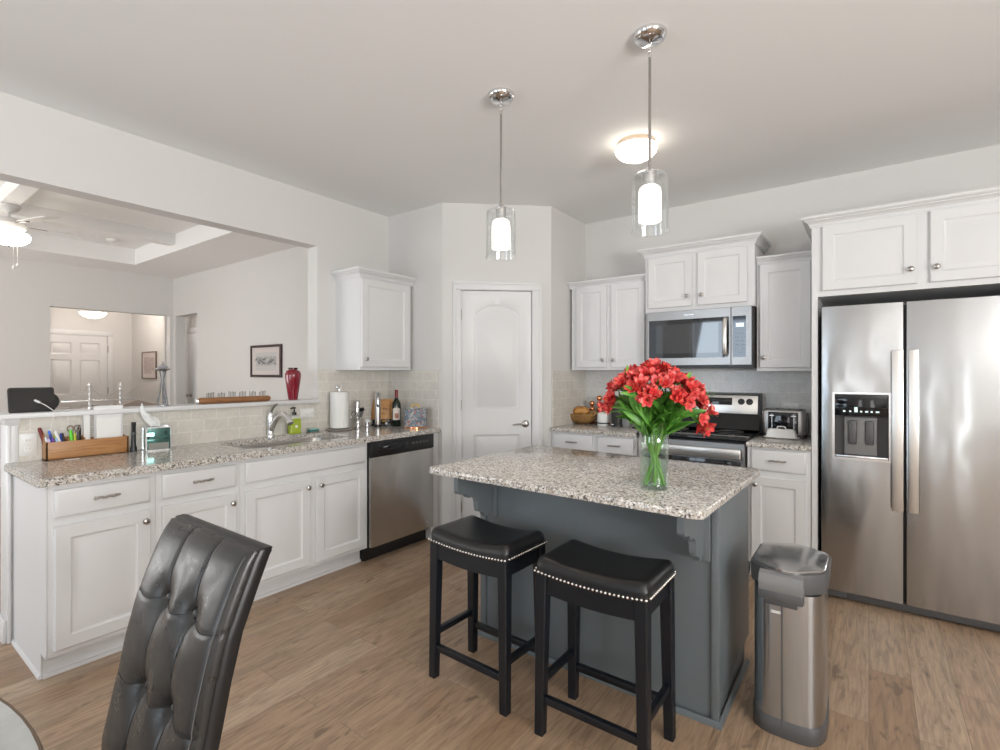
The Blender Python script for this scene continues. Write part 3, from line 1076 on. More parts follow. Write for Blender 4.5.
b = B(); ringframe(b, FMW, (MX0, -.801, MZ0 + .022, MZ1), (-1.400, -.815, 1.484, 1.778), -.025, 0)
md = build('door_frame', b, M['steel'], t)
b = B(); box(b, -1.402, -.813, -.020, -.002, 1.482, 1.780, F=FMW); build('door_glass', b, M['oven_glass'], md, smooth=False)
M['mesh_glass'] = mat('microwave_window', (.030, .032, .035), .035, IOR=1.95)
b = B(); box(b, -1.345, -.885, -.002, -.0012, 1.520, 1.742, F=FMW); build('window', b, M['mesh_glass'], md, smooth=False)
b = B()
tube(b, [FMW.p(-.836, -.002, 1.500), FMW.p(-.836, .022, 1.512), FMW.p(-.836, .036, 1.56), FMW.p(-.836, .040, 1.63), FMW.p(-.836, .036, 1.70), FMW.p(-.836, .022, 1.752), FMW.p(-.836, -.002, 1.764)], .016, 10, flat=.6)
build('handle', b, M['handle_steel'], md)
b = B(); ringframe(b, FMW, (-.799, -.664, MZ0 + .022, MZ1), (-.790, -.702, 1.484, 1.778), -.025, 0)
mc = build('control_frame', b, M['steel'], t)
M['blueglass'] = mat('control_glass', (.012, .022, .040), .05, IOR=1.7)
b = B(); box(b, -.792, -.700, -.020, -.002, 1.482, 1.780, F=FMW); mp_ = build('control_glass', b, M['blueglass'], mc, smooth=False)
M['display'] = emis('lit_display', (.45, .75, .95), .7)
b = B(); box(b, -.768, -.716, -.002, -.001, 1.700, 1.728, F=FMW); build('display', b, M['display'], mp_, smooth=False)
M['legend'] = mat('button_legend', (.16, .22, .28), .4)
for r in range(6):
    for c in range(3):
        b = B(); box(b, -.768 + c * .021, -.758 + c * .021, -.002, -.0012, 1.515 + r * .027, 1.521 + r * .027, F=FMW)
        build('button', b, M['legend'], mp_, smooth=False)
b = B(); box(b, -1.13, -1.06, 0, .0008, 1.806, 1.814, F=FMW); build('badge', b, M['silver'], md, smooth=False)
# ------------------------------------------------------------------ island
t = thing('kitchen_island', 'blue grey kitchen island base with corbels, under the granite top', 'island', (-1.054, 2.375, 0))
IX0, IX1, IY0, IY1 = -1.64, -.468, 2.071, 2.690
b = B()
box(b, IX0 + .012, IX1 - .010, IY0 + .010, IY1 - .075, 0, .100)
box(b, IX0 + .012, IX1 - .010, IY0 + .010, IY1, .100, .8815)
build('body', b, M['island'], t, smooth=False)
for x0, x1 in ((IX0 - .004, IX0 + .030), (IX1 - .028, IX1)):
    b = B(); box(b, x0, x1, IY0 - .004, IY0 + .024, 0, .8815, .003); build('corner_trim', b, M['island'], t)
b = B(); box(b, IX1 - .009, IX1 - .004, IY0 + .024, IY1, .100, .8815, .001); build('side_panel', b, M['island'], t)
b = B(); sweep(b, [(IX0 - .004, IY1 - .08), (IX0 - .004, IY0 - .004), (IX1, IY0 - .004), (IX1, IY1 - .08)], [(0, 0), (.013, 0), (.012, .010), (.006, .021), (0, .022)], side=1)
build('shoe_moulding', b, M['island'], t)
CP = [(1, 0), (1, .30), (.975, .36), (.92, .385), (.80, .395), (.755, .42), (.735, .47), (.69, .50), (.62, .50), (.55, .515), (.49, .55), (.455, .60), (.44, .68), (.425, .80), (.385, .86), (.30, .885), (.255, .91), (.235, .955), (.19, .995), (.13, 1.0), (.08, .965), (0, .955)]
for xc in (IX0 + .062, IX1 - .066):
    b = B()
    pts = [(xc - .012, IY0 - .012 - .262 * o, .8815 - .235 * z) for o, z in CP] + [(xc - .012, IY0 - .012, .8815)]
    prism(b, pts, (.026, 0, 0))
    box(b, xc - .036, xc + .036, IY0 - .0125, IY0 + .0105, .636, .8815, .002)
    build('corbel', b, M['island'], t, ang=50)
for x0, x1 in ((IX0 + .03, -1.056), (-1.052, IX1 - .03)):
    FI = Frame((0, IY1, 0), (1, 0, 0), (0, 1, 0))
    dr = B(); panel(dr, FI, x0, x1, .73, .865, 0, flat=True); o = build('drawer', dr, M['island'], t); pull(FI, (x0 + x1) / 2, .80, o)
    dr = B(); panel(dr, FI, x0, x1, .14, .70, 0); o = build('door', dr, M['island'], t); knob(FI, x1 - .03 if x0 < -1.3 else x0 + .03, .64, o)
b = B()
rr = rrect(-.648, .648, -.475, .475, .035, 5)
a = math.radians(-1.6)
rr = [(-1.074 + x * math.cos(a) - y * math.sin(a), 2.214 + x * math.sin(a) + y * math.cos(a)) for x, y in rr]
eased_slab(b, rr, .8822, .914, .007)
o = build('island_countertop', b, M['granite']); o['label'] = 'overhanging speckled granite top of the island, carrying the flower vase'; o['category'] = 'countertop'


# ------------------------------------------------------------------ stools
def cushion(b, hx, hy, zb, zt, r, nx=22, ny=14):
    """padded saddle: zb(x,y) underside, zt(x,y) crown, edge rounding r"""
    def sp(h, n):
        c = [-h, -h + r * .10, -h + r * .3, -h + r * .6, -h + r]
        mid = [(-h + r) + (2 * h - 2 * r) * i / n for i in range(1, n)]
        return c + mid + [-v for v in reversed(c)]
    xs, ys = sp(hx, nx), sp(hy, ny)
    G = []
    for y in ys:
        row = []
        for x in xs:
            dx = min(1, (hx - abs(x)) / r)
            dy = min(1, (hy - abs(y)) / r)
            d = 1 - min(1, math.hypot(1 - dx, 1 - dy))
            f = math.sqrt(max(0, 1 - (1 - d) ** 2))
            lo, hi = zb(x, y), zt(x, y)
            xx, yy = x, y
            if dx < 1 and dy < 1 and math.hypot(1 - dx, 1 - dy) > 1:      # round plan corners
                k = 1 / math.hypot(1 - dx, 1 - dy)
                xx = math.copysign(hx - r + r * (1 - dx) * k, x)
                yy = math.copysign(hy - r + r * (1 - dy) * k, y)
            row.append(Vector((xx, yy, lo + (hi - lo) * (.42 + .58 * f))))
        G.append(row)
    V = [[b.verts.new(p) for p in row] for row in G]
    for j in range(len(ys) - 1):
        for i in range(len(xs) - 1):
            b.faces.new((V[j][i], V[j][i + 1], V[j + 1][i + 1], V[j + 1][i]))
    rim = [V[0][i] for i in range(len(xs))] + [V[j][-1] for j in range(1, len(ys))] + [V[-1][i] for i in range(len(xs) - 2, -1, -1)] + [V[j][0] for j in range(len(ys) - 2, 0, -1)]
    low = [b.verts.new((v.co.x, v.co.y, zb(v.co.x, v.co.y))) for v in rim]
    n = len(rim)
    for i in range(n):
        b.faces.new((rim[i], rim[(i + 1) % n], low[(i + 1) % n], low[i]))
    b.faces.new(low)


def taper(b, p0, p1, w0, w1, bev=.003):
    """square tapering leg from p0 (floor) to p1"""
    L = []
    for p, w in ((p0, w0), (p1, w1)):
        h = w / 2
        c = h * .82
        L.append([Vector((p[0] + x, p[1] + y, p[2])) for x, y in ((-c, -h), (c, -h), (h, -c), (h, c), (c, h), (-c, h), (-h, c), (-h, -c))])
    loft(b, L)


t = thing('bar_stool', 'backless black saddle-seat stool at the left end of the island, farther from the trash can', 'stool', (-1.380, 1.785, 0), 0, 'black saddle stools at the island')
ROT0 = math.radians(-2)
HX, HY = .222, .150
zs = lambda x: .024 * (x / HX) ** 2
zb = lambda x, y: .600 + zs(x) * .55
b = B(); cushion(b, HX, HY, zb, lambda x, y: .655 + zs(x) * .95, .032)
st = build('seat', b, M['leather'], t, local=True, ang=60)
nail_me = None
px = [-HX + .006 + (2 * HX - .012) * i / 27 for i in range(28)]
py = [-HY + .006 + (2 * HY - .012) * i / 18 for i in range(1, 18)]
spots = [(x, -HY - .0005, 0, -1) for x in px] + [(x, HY + .0005, 0, 1) for x in px] + [(HX + .0005, y, 1, 0) for y in py] + [(-HX - .0005, y, -1, 0) for y in py]
M['nail'] = mat('nailhead_silver', (.70, .69, .67), .25, 1.0)
for x, y, nx_, ny_ in spots:
    if nail_me is None:
        b = B(); sphere(b, (0, 0, 0), .0056, 8, 6)
        o = build('nailhead', b, M['nail'], st, local=True)
        nail_me = o.data
    else:
        o = bpy.data.objects.new('nailhead', nail_me); COL.objects.link(o); o.parent = st
    o.location = (x, y, zb(x, y) + .008)
# aprons with a shallow arch
for sy in (-1, 1):
    b = B()
    n = 16
    top = [Vector((-.19 + .38 * i / n, sy * .128 - .011, .606 + zs(-.19 + .38 * i / n) * .55)) for i in range(n + 1)]
    bot = [Vector((-.19 + .38 * i / n, sy * .128 - .011, .535 + .012 * ((i / n - .5) * 2) ** 2 - .006)) for i in range(n + 1)]
    prism(b, top + bot[::-1], (0, .022, 0))
    build('apron', b, M['blackwood'], t, local=True)
for sx in (-1, 1):
    b = B(); box(b, sx * .195 - .011, sx * .195 + .011, -.115, .115, .545, .622); build('apron', b, M['blackwood'], t, local=True, smooth=False)
for sx in (-1, 1):
    for sy in (-1, 1):
        b = B(); taper(b, (sx * .203, sy * .132, 0), (sx * .194, sy * .124, .612), .036, .046); build('leg', b, M['blackwood'], t, local=True, smooth=False)
for sy in (-1, 1):
    b = B(); box(b, -.19, .19, sy * .130 - .011, sy * .130 + .011, .122, .150, .002); build('stretcher', b, M['blackwood'], t, local=True)
for sx in (-1, 1):
    b = B(); box(b, sx * .200 - .011, sx * .200 + .011, -.115, .115, .185, .212, .002); build('stretcher', b, M['blackwood'], t, local=True)
t.rotation_euler = (0, 0, ROT0)
stool1 = t
t2 = copy_tree(stool1)
t2.location = (-.806, 1.768, 0)
t2.rotation_euler = (0, 0, 0)
t2['label'] = 'backless black saddle-seat stool at the right of the pair, nearer the trash can'

# ------------------------------------------------------------------ trash can
t = thing('trash_can', 'tall stainless steel trash can with grey lid between island and refrigerator', 'trash can', (-.252, 2.315, 0))


def canloop(hx, yf, yb, z, e=.52, n=44):
    """plan outline of the can: a rounded superellipse"""
    c, cy, hy = -.252, (yf + yb) / 2, (yb - yf) / 2
    P = []
    for i in range(n):
        a = 2 * PI * i / n
        ca, sa = math.cos(a), math.sin(a)
        P.append(Vector((c + hx * math.copysign(abs(ca) ** e, ca), cy + hy * math.copysign(abs(sa) ** e, sa), z)))
    return P


def lidloop(hx, yf, yb, z, ch=.075, bulge=.030, n=8):
    """plan outline of the lid: bowed front, chamfered corners"""
    c = -.252
    P = []
    for i in range(n + 1):
        u = -1 + 2 * i / n
        P.append((c + u * (hx - ch), yf + bulge * u * u * .55))
    P += [(c + hx - .012, yf + ch * .95), (c + hx, yf + ch * 1.35), (c + hx, yb - ch * 1.1), (c + hx - .012, yb - ch * .75)]
    for i in range(n + 1):
        u = 1 - 2 * i / n
        P.append((c + u * (hx - ch), yb - .02 * u * u))
    P += [(c - hx + .012, yb - ch * .75), (c - hx, yb - ch * 1.1), (c - hx, yf + ch * 1.35), (c - hx + .012, yf + ch * .95)]
    return [Vector((x, y, z)) for x, y in P]


BF, BB = 2.150, 2.500
b = B(); loft(b, [canloop(.121, BF, BB, z) for z in (.066, .548)]); build('body', b, M['bin_steel'], t, ang=50)
b = B(); loft(b, [canloop(.122, BF - .002, BB + .002, 0), canloop(.125, BF - .005, BB + .005, .004), canloop(.125, BF - .005, BB + .005, .062), canloop(.122, BF - .001, BB + .001, .066)])
build('base_ring', b, M['dark_grey'], t, ang=50)
b = B()
loft(b, [lidloop(.122, BF - .012, BB + .002, .548), lidloop(.128, BF - .032, BB + .010, .556), lidloop(.131, BF - .036, BB + .014, .617), lidloop(.128, BF - .032, BB + .012, .628)])
lr = build('lid_ring', b, M['dark_grey'], t, ang=35)
b = B()
loft(b, [lidloop(.122, BF - .022, BB + .004, .624), lidloop(.122, BF - .022, BB + .004, .632), lidloop(.119, BF - .018, BB - .000, .636), lidloop(.085, BF + .03, BB - .05, .643, .06)])
build('lid', b, M['lid_steel'], t, ang=30)
# front latch
b = B()
c = -.262
loft(b, [[(x, y, z) for y, z in ((BF - .022, .629), (BF - .048, .622), (BF - .060, .600), (BF - .058, .560), (BF - .040, .530), (BF - .004, .526), (BF + .0, .60))] for x in (c - .072, c - .070, c + .070, c + .072)])
build('latch', b, M['mid_grey'], t)
b = B(); box(b, c - .0725, c + .0725, BF - .060, BF - .010, .530, .566, .004); build('latch_lower', b, M['dark_grey'], t)
b = B(); box(b, c - .052, c + .052, BF - .036, BF + .002, .505, .528, .003); build('latch_grip', b, M['dark_grey'], t)
b = B(); box(b, -.300, -.262, BF - .0025, BF + .006, .462, .472, .001); build('badge', b, M['white_plastic'], t)
b = B(); box(b, -.2665, -.2615, BF - .0055, BF + .003, .022, .500); build('seam', b, M['dark_grey'], t, smooth=False)

# ------------------------------------------------------------------ dining chair
t = thing('dining_chair', 'high-backed charcoal leather chair with buttoned tufting at the round table', 'chair', (-1.23, .25, 0))
FPZ = [(.40, .385), (.53, .397), (.66, .4245), (.75, .443), (.84, .4655), (.92, .497), (.98, .522), (1.02, .545)]


def yfront(z):
    for (z0, y0), (z1, y1) in zip(FPZ, FPZ[1:]):
        if z <= z1:
            k = (z - z0) / (z1 - z0)
            return y0 + (y1 - y0) * k
    return FPZ[-1][1]


CX0, CX1, CZ0, CZ1 = -1.440, -1.030, .44, .998
COLS = [CX0 + (CX1 - CX0) * k / 3 for k in (1, 2)]
ROWS = [.492, .670, .850]
NX, NZ = 96, 128


def rowz(x, r):
    return r + .005 * math.cos((x - CX0) / (CX1 - CX0) * 6 * PI) - .003


def tuft(x, z):
    w = .052
    h = 0.0
    # pillows between seams
    ex = min(x - CX0, CX1 - x)
    ez = CZ1 - z
    edge = 1 - math.exp(-(max(0, ex) / .009))
    edge *= 1 - math.exp(-(max(0, ez) / .014))
    dcol = min(abs(x - c) for c in COLS)
    dbt = min(math.hypot((x - c), (z - r)) for c in COLS for r in ROWS)
    drow = min(abs(z - rowz(x, r)) for r in ROWS)
    groove = .0028 * math.exp(-(dcol / .005) ** 2) + .0018 * math.exp(-(drow / .0045) ** 2)
    soft = .0020 * math.exp(-(dcol / .026) ** 2) + .0012 * math.exp(-(drow / .022) ** 2)
    pit = .014 * math.exp(-(dbt / .016) ** 2) + .013 * math.exp(-(dbt / .045) ** 2)
    return .016 * edge - groove - soft - pit


b = B()
G = []
for j in range(NZ + 1):
    z = CZ0 + (CZ1 - CZ0) * j / NZ
    row = []
    for i in range(NX + 1):
        x = CX0 + (CX1 - CX0) * i / NX
        row.append(b.verts.new((x, yfront(z) + .008 - tuft(x, z), z)))
    G.append(row)
for j in range(NZ):
    for i in range(NX):
        b.faces.new((G[j][i], G[j][i + 1], G[j + 1][i + 1], G[j + 1][i]))
rim = [v.co.copy() for v in [G[0][i] for i in range(NX + 1)] + [G[j][NX] for j in range(1, NZ + 1)] + [G[NZ][i] for i in range(NX - 1, -1, -1)] + [G[j][0] for j in range(NZ - 1, 0, -1)]]
back = [b.verts.new((p.x, p.y + .010, p.z)) for p in rim]
rv = [G[0][i] for i in range(NX + 1)] + [G[j][NX] for j in range(1, NZ + 1)] + [G[NZ][i] for i in range(NX - 1, -1, -1)] + [G[j][0] for j in range(NZ - 1, 0, -1)]
n = len(rv)
for i in range(n):
    b.faces.new((rv[i], rv[(i + 1) % n], back[(i + 1) % n], back[i]))
b.faces.new(back)
bk = build('backrest', b, M['leather_grey'], t, ang=70)
b = B()
L = []
for off, grow in ((.0102, .000), (.012, .003), (.030, .004), (.040, .001)):
    L.append([(p.x + (grow if p.x > (CX0 + CX1) / 2 else -grow), yfront(p.z) + .008 + off, p.z + (grow if p.z > CZ1 - 1e-4 else 0)) for p in rim])
loft(b, L)
build('side_band', b, M['leather'], t, ang=60)  # darker leather puts the shade on the side of the back into its colour
# stitched seam lines and buttons
M['stitch'] = mat('dark_stitching', (.010, .010, .010), .6)
for c in COLS:
    for r in ROWS:
        b = B(); sphere(b, (c, yfront(r) + .008 - tuft(c, r) - .007, r), .0125, 14, 8, sy=.7); build('button', b, M['leather_grey'], bk)


def seamline(pts, w=.0011):
    b = B()
    tube(b, [(x, yfront(z) + .008 - tuft(x, z) - .0004, z) for x, z in pts], w, 5)
    build('seam', b, M['stitch'], bk)


for c in COLS:
    zz = [ROWS[0] + (CZ1 - .004 - ROWS[0]) * i / 60 for i in range(61)]
    seamline([(c, z) for z in zz if all(abs(z - r) > .012 for r in ROWS)] if False else [(c, z) for z in zz if z > ROWS[2] + .012])
    seamline([(c, z) for z in zz if ROWS[1] + .012 < z < ROWS[2] - .012])
    seamline([(c, z) for z in zz if ROWS[0] + .012 < z < ROWS[1] - .012])
for r in ROWS:
    xx = [CX0 + .006 + (CX1 - CX0 - .012) * i / 50 for i in range(51)]
    f = lambda x: rowz(x, r)
    for lo, hi in ((CX0, COLS[0]), (COLS[0], COLS[1]), (COLS[1], CX1)):
        p = [(x, f(x)) for x in xx if lo + (.012 if lo > CX0 else 0) < x < hi - (.012 if hi < CX1 else 0)]
        seamline(p)
b = B()
tube(b, [(CX1 - .012, yfront(z) + .008 - tuft(CX1 - .012, z) - .0006, z) for z in [CZ0 + .02 + (CZ1 - CZ0 - .03) * i / 40 for i in range(41)]], .0012, 5)
build('edge_stitching', b, mat('grey_stitching', (.10, .098, .095), .6), bk)
# outer shell of the back, seat, legs
b = B()
L = []
for z in [.30, .40] + [p[0] for p in FPZ[1:-1]] + [.990]:
    L.append([(x, yfront(max(z, .40)) + .008 + d_, z) for x, d_ in ((CX0 + .004, .0405), (CX1 - .004, .0405), (CX1 - .004, .046), (CX1 - .012, .049), (CX0 + .012, .049), (CX0 + .004, .046))])
loft(b, L)
build('back_shell', b, M['leather'], t)
b = B()
cushion(b, .222, .235, lambda x, y: .375, lambda x, y: .485, .035)
bmesh.ops.translate(b, vec=(-1.2285, .19, 0), verts=b.verts)
build('seat', b, M['leather_grey'], t, ang=60)
for sx in (-1, 1):
    for y0, y1 in ((-.015, -.01), (.395, .385)):
        b = B(); taper(b, (-1.2285 + sx * .19, y0 + (.03 if y0 > .2 else 0), 0), (-1.2285 + sx * .185, y1, .38), .034, .045); build('leg', b, M['blackwood'], t, smooth=False)

# ------------------------------------------------------------------ round dining table
TCX, TCY, TR = -1.175, -.672, .90
t = thing('dining_table', 'round pale glass-topped dining table with bronze rim in the near left corner', 'table', (TCX, TCY, 0))
M['tabletop'] = mat('pale_glass_top', (.42, .44, .43), .12)
nt = NT(M['tabletop'])
nz = nt.noise(nt.coords(), 5, 5, .6, .5)
nt.base(nt.ramp(nz.outputs[0], [(.35, (.36, .38, .375)), (.65, (.47, .485, .475))]))
M['bronze'] = mat('bronze_rim', (.16, .115, .08), .3, .8)
b = B(); lathe(b, [(0, .728), (TR - .008, .728), (TR - .006, .735), (TR - .006, .7485), (0, .7485)], (TCX, TCY, 0), n=96); build('tabletop', b, M['tabletop'], t)
b = B(); lathe(b, [(TR - .006, .722), (TR - .002, .724), (TR, .732), (TR, .746), (TR - .002, .7495), (TR - .006, .749)], (TCX, TCY, 0), n=96, closed_profile=True); build('rim', b, M['bronze'], t)
b = B(); lathe(b, [(0, 0), (.33, 0), (.33, .025), (.12, .06), (.07, .12), (.06, .40), (.09, .62), (.22, .7275), (0, .7275)], (TCX, TCY, 0), n=40); build('pedestal', b, M['bronze'], t)
M['mat_red'] = mat('woven_red', (.40, .10, .09), .8)
nt = NT(M['mat_red'])
ck = nt.n('ShaderNodeTexChecker', Scale=90.0)
ck.inputs['Color1'].default_value = (.45, .10, .09, 1)
ck.inputs['Color2'].default_value = (.55, .50, .47, 1)
nt.l(nt.coords(), ck.inputs['Vector'])
nt.base(ck.outputs[0])
b = B(); box(b, -1.52, -1.150, -.10, .178, .749, .752, .001)
a = build('placemat', b, M['mat_red']); a['label'] = 'woven red and white placemat on the round dining table'; a['category'] = 'placemat'

# ------------------------------------------------------------------ pendant lights
CH = M['chrome']


def pendant(x, y, label):
    t = thing('pendant_light', label, 'pendant light', (x, y, CZ), 0, 'pendant lights over the island')
    b = B(); lathe(b, [(0, 0), (.069, 0), (.069, -.008), (.063, -.022), (.045, -.032), (.014, -.035), (.010, -.037), (0, -.037)], (x, y, CZ), n=32); build('canopy', b, CH, t)
    b = B()
    for k, z in enumerate((CZ - .046, CZ - .066, CZ - .086)):
        pts = []
        for i in range(13):
            a = 2 * PI * i / 12
            u, w = .0065 * math.cos(a), .014 * math.sin(a)
            pts.append((x + (u if k % 2 == 0 else 0), y + (0 if k % 2 == 0 else u), z + w))
        tube(b, pts, .0022, 6, caps=False)
    build('chain', b, CH, t)
    b = B(); tube(b, [(x, y, CZ - .098), (x, y, 2.225)], .0058, 10); build('rod', b, M['nickel'], t)
    b = B(); lathe(b, [(0, 2.228), (.010, 2.228), (.022, 2.212), (.030, 2.204), (.030, 2.197), (.026, 2.196), (.026, 2.160), (.034, 2.155), (.034, 2.148), (0, 2.148)], (x, y, 0), n=24); sk = build('socket_cap', b, CH, t)
    b = B(); lathe(b, [(.012, 2.200), (.060, 2.199), (.071, 2.192), (.0745, 2.180), (.0760, 1.966), (.080, 1.957), (.0785, 1.9555), (.0740, 1.966), (.0725, 2.180), (.069, 2.190), (.059, 2.1965), (.012, 2.1975)], (x, y, 0), n=40, closed_profile=True); build('outer_shade', b, M['glass'], t)
    b = B(); lathe(b, [(.004, 2.147), (.034, 2.147), (.043, 2.138), (.046, 2.120), (.046, 2.008), (.044, 2.004), (.0425, 2.008), (.0425, 2.118), (.040, 2.134), (.033, 2.142), (.004, 2.143)], (x, y, 0), n=32, closed_profile=True); build('inner_shade', b, M['opal'], t)
    l = bpy.data.lights.new('pendant_bulb', 'POINT'); l.energy = 3.0; l.color = (1, .85, .68); l.shadow_soft_size = .03
    lo = bpy.data.objects.new('pendant_bulb', l); COL.objects.link(lo); lo.location = (x, y, 2.07)
    return t


pendant(-1.510, 2.067, 'chrome rod pendant with opal shade in clear glass, nearer the pantry door')
pendant(-.738, 2.064, 'chrome rod pendant with opal shade in clear glass, nearer the refrigerator')

# flush dome light
t = thing('ceiling_light', 'lit flush dome lamp with pale metal band on the kitchen ceiling', 'ceiling light', (-1.151, 2.979, CZ))
M['band'] = mat('warm_nickel_band', (.62, .52, .42), .35, .6)
b = B(); lathe(b, [(0, 0), (.112, 0), (.112, -.030), (.116, -.036), (0, -.036)], (-1.151, 2.979, CZ), n=40); build('base', b, M['band'], t)
b = B(); lathe(b, [(.121, -.034), (.125, -.044), (.119, -.066), (.10, -.088), (.066, -.105), (.03, -.113), (0, -.115)], (-1.151, 2.979, CZ), n=40); build('dome', b, M['dome'], t)

# hall dome light
t = thing('ceiling_light', 'lit dome lamp hanging in the entry hall beyond the opening', 'ceiling light', (-9.8, 2.582, 2.785))
b = B(); lathe(b, [(0, 0), (.06, 0), (.06, -.02), (.008, -.025), (.008, -.40), (0, -.40)], (-9.8, 2.582, CZ), n=16); build('stem', b, M['nickel'], t)
b = B(); lathe(b, [(.002, 2.225), (.06, 2.230), (.13, 2.262), (.172, 2.305), (.175, 2.315), (.168, 2.315), (.13, 2.275), (.06, 2.245), (.002, 2.24)], (-9.8, 2.582, 0), n=32, closed_profile=True); build('bowl', b, M['dome'], t)
l = bpy.data.lights.new('hall_bulb', 'POINT'); l.energy = 42; l.color = (1, .90, .82); l.shadow_soft_size = .15
lo = bpy.data.objects.new('hall_bulb', l); COL.objects.link(lo); lo.location = (-9.8, 2.582, 2.40)

# ceiling fan
FX, FY = -6.16, 1.02
t = thing('ceiling_fan', 'white five-blade ceiling fan with lit bowl in the living room', 'ceiling fan', (FX, FY, 2.86))
M['fanwhite'] = mat('fan_white', (.76, .75, .73), .4)
b = B(); lathe(b, [(0, 2.859), (.085, 2.859), (.085, 2.845), (.06, 2.815), (.02, 2.80), (.013, 2.79), (.013, 2.735), (0, 2.735)], (FX, FY, 0), n=32); build('mount', b, M['fanwhite'], t)
b = B(); lathe(b, [(0, 2.745), (.05, 2.745), (.11, 2.725), (.125, 2.69), (.115, 2.655), (.075, 2.640), (0, 2.640)], (FX, FY, 0), n=32); build('motor', b, M['fanwhite'], t)
for k in range(5):
    a = math.radians(18 + 72 * k)
    FB_ = Frame((FX, FY, 2.700), (math.cos(a), math.sin(a), 0), (-math.sin(a), math.cos(a), .22), (0, -0.0, 1))
    b = B()
    pl = [(.20, -.05), (.50, -.068), (.585, -.060), (.60, -.03), (.60, .03), (.585, .060), (.50, .068), (.20, .05)]
    loft(b, [[FB_.p(x, y, z) for x, y in pl] for z in (-.004, .004)])
    bl = build('blade', b, M['fanwhite'], t)
    b = B(); box(b, .10, .26, -.018, .018, -.014, -.006, .002, F=FB_); build('blade_iron', b, M['nickel'], bl)
b = B(); lathe(b, [(0, 2.642), (.06, 2.642), (.07, 2.60), (.06, 2.585), (0, 2.585)], (FX, FY, 0), n=24); build('light_fitter', b, M['fanwhite'], t)
b = B(); lathe(b, [(.10, 2.625), (.135, 2.615), (.150, 2.59), (.140, 2.555), (.105, 2.525), (.05, 2.507), (.0, 2.503)], (FX, FY, 0), n=32); build('light_bowl', b, M['dome'], t)
b = B(); lathe(b, [(0, 2.503), (.012, 2.503), (.008, 2.490), (0, 2.486)], (FX, FY, 0), n=12); build('finial', b, M['nickel'], t)
for dx, dy, z in ((.05, .05, 2.33), (.07, .02, 2.30)):
    b = B(); tube(b, [(FX + dx, FY + dy, 2.60), (FX + dx, FY + dy, z)], .0018, 6); sphere(b, (FX + dx, FY + dy, z), .010, 10, 8, sz=1.6); build('pull_chain', b, M['fanwhite'], t)
b = B(); lathe(b, [(0, 0), (.065, 0), (.065, -.018), (.05, -.030), (0, -.032)], (-7.379, 2.139, 2.985), n=24)
o = build('smoke_detector', b, M['white_plastic']); o['label'] = 'round white smoke detector in the recessed living room ceiling'; o['category'] = 'smoke detector'
# ------------------------------------------------------------------ things on the half-wall ledge
LZ = 1.1632


def single(name, bm, m, label, cat, group=None, **kw):
    o = build(name, bm, m, **kw)
    o['label'] = label
    o['category'] = cat
    if group:
        o['group'] = group
    return o


# tablet leaning at the left end
t = thing('speaker_screen', 'dark tilted tablet screen with rounded speaker end on the left end of the ledge', 'screen', (-3.60, .69, LZ))
FT = Frame((-3.560, 0, LZ), (0, 1, 0), (.90, 0, .44), (-.26, 0, .97))
b = B()
out = rrect(.590, .775, .004, .134, .012, 4)
loft(b, [[FT.p(y, d, z) for y, z in out] for d in (-.014, 0)])
build('frame', b, M['black'], t)
b = B()
out = rrect(.598, .767, .012, .126, .008, 4)
loft(b, [[FT.p(y, d, z) for y, z in out] for d in (0, .0012)])
M['screen'] = mat('dark_screen', (.022, .021, .020), .22)
build('screen', b, M['screen'], t)
b = B()
lathe(b, [(0, -.045), (.048, -.045), (.054, -.03), (.054, -.003), (.05, 0.0005), (0, .001)], FT.p(.742, 0, .060), FT.n, 32)
build('speaker_body', b, M['screen'], t)
t = thing('charging_cable', 'thin white charging cable hanging over the ledge in front of the dark screen', 'cable', (-3.47, .72, LZ))
b = B()
tube(b, [(-3.545, .705, 1.215), (-3.525, .725, 1.200), (-3.50, .745, 1.178), (-3.474, .752, 1.166), (-3.470, .752, 1.15), (-3.474, .742, 1.11), (-3.485, .735, 1.06), (-3.492, .745, 1.0)], .0022, 6)
build('cord', b, M['white_plastic'], t)
b = B(); tube(b, [(-3.560, .690, 1.226), (-3.543, .707, 1.2135)], .006, 8); build('plug', b, M['white_plastic'], t)

# silver suspension bridge model
t = thing('bridge_model', 'small silver suspension bridge model with two towers on the ledge', 'ornament', (-3.575, 1.0, LZ))
bx = -3.575
for y in (.927, 1.074):
    b = B()
    for s in (-1, 1):
        for k in range(7):
            z0 = LZ + .008 + k * .0205
            w = .0032 - .0002 * k
            box(b, bx + s * .010 - w, bx + s * .010 + w, y - w, y + w, z0, z0 + .0205)
    for k in range(5):
        z = LZ + .03 + k * .027
        box(b, bx - .010, bx + .010, y - .002, y + .002, z, z + .006)
    build('tower', b, M['silver'], t)
    b = B(); box(b, bx - .018, bx + .018, y - .010, y + .010, LZ, LZ + .012, .002); build('pier', b, M['silver'], t)
b = B(); box(b, bx - .012, bx + .012, .80, 1.245, LZ + .048, LZ + .052, .001); build('deck', b, M['silver'], t)
for s in (-1, 1):
    b = B()
    pts = []
    for y0, y1, za, zm, zb_ in ((.80, .927, .052, None, .148), (.927, 1.074, .148, .07, .148), (1.074, 1.245, .148, None, .052)):
        for i in range(9):
            k = i / 8
            if zm is None:
                z = za + (zb_ - za) * (k ** 1.8 if zb_ > za else 1 - (1 - (1 - k) ** 1.8))
            else:
                z = zm + (za - zm) * (2 * k - 1) ** 2
            pts.append((bx + s * .010, y0 + (y1 - y0) * k + 1e-4 * i, LZ + z))
    tube(b, pts, .0009, 5)
    build('cable', b, M['silver'], t)
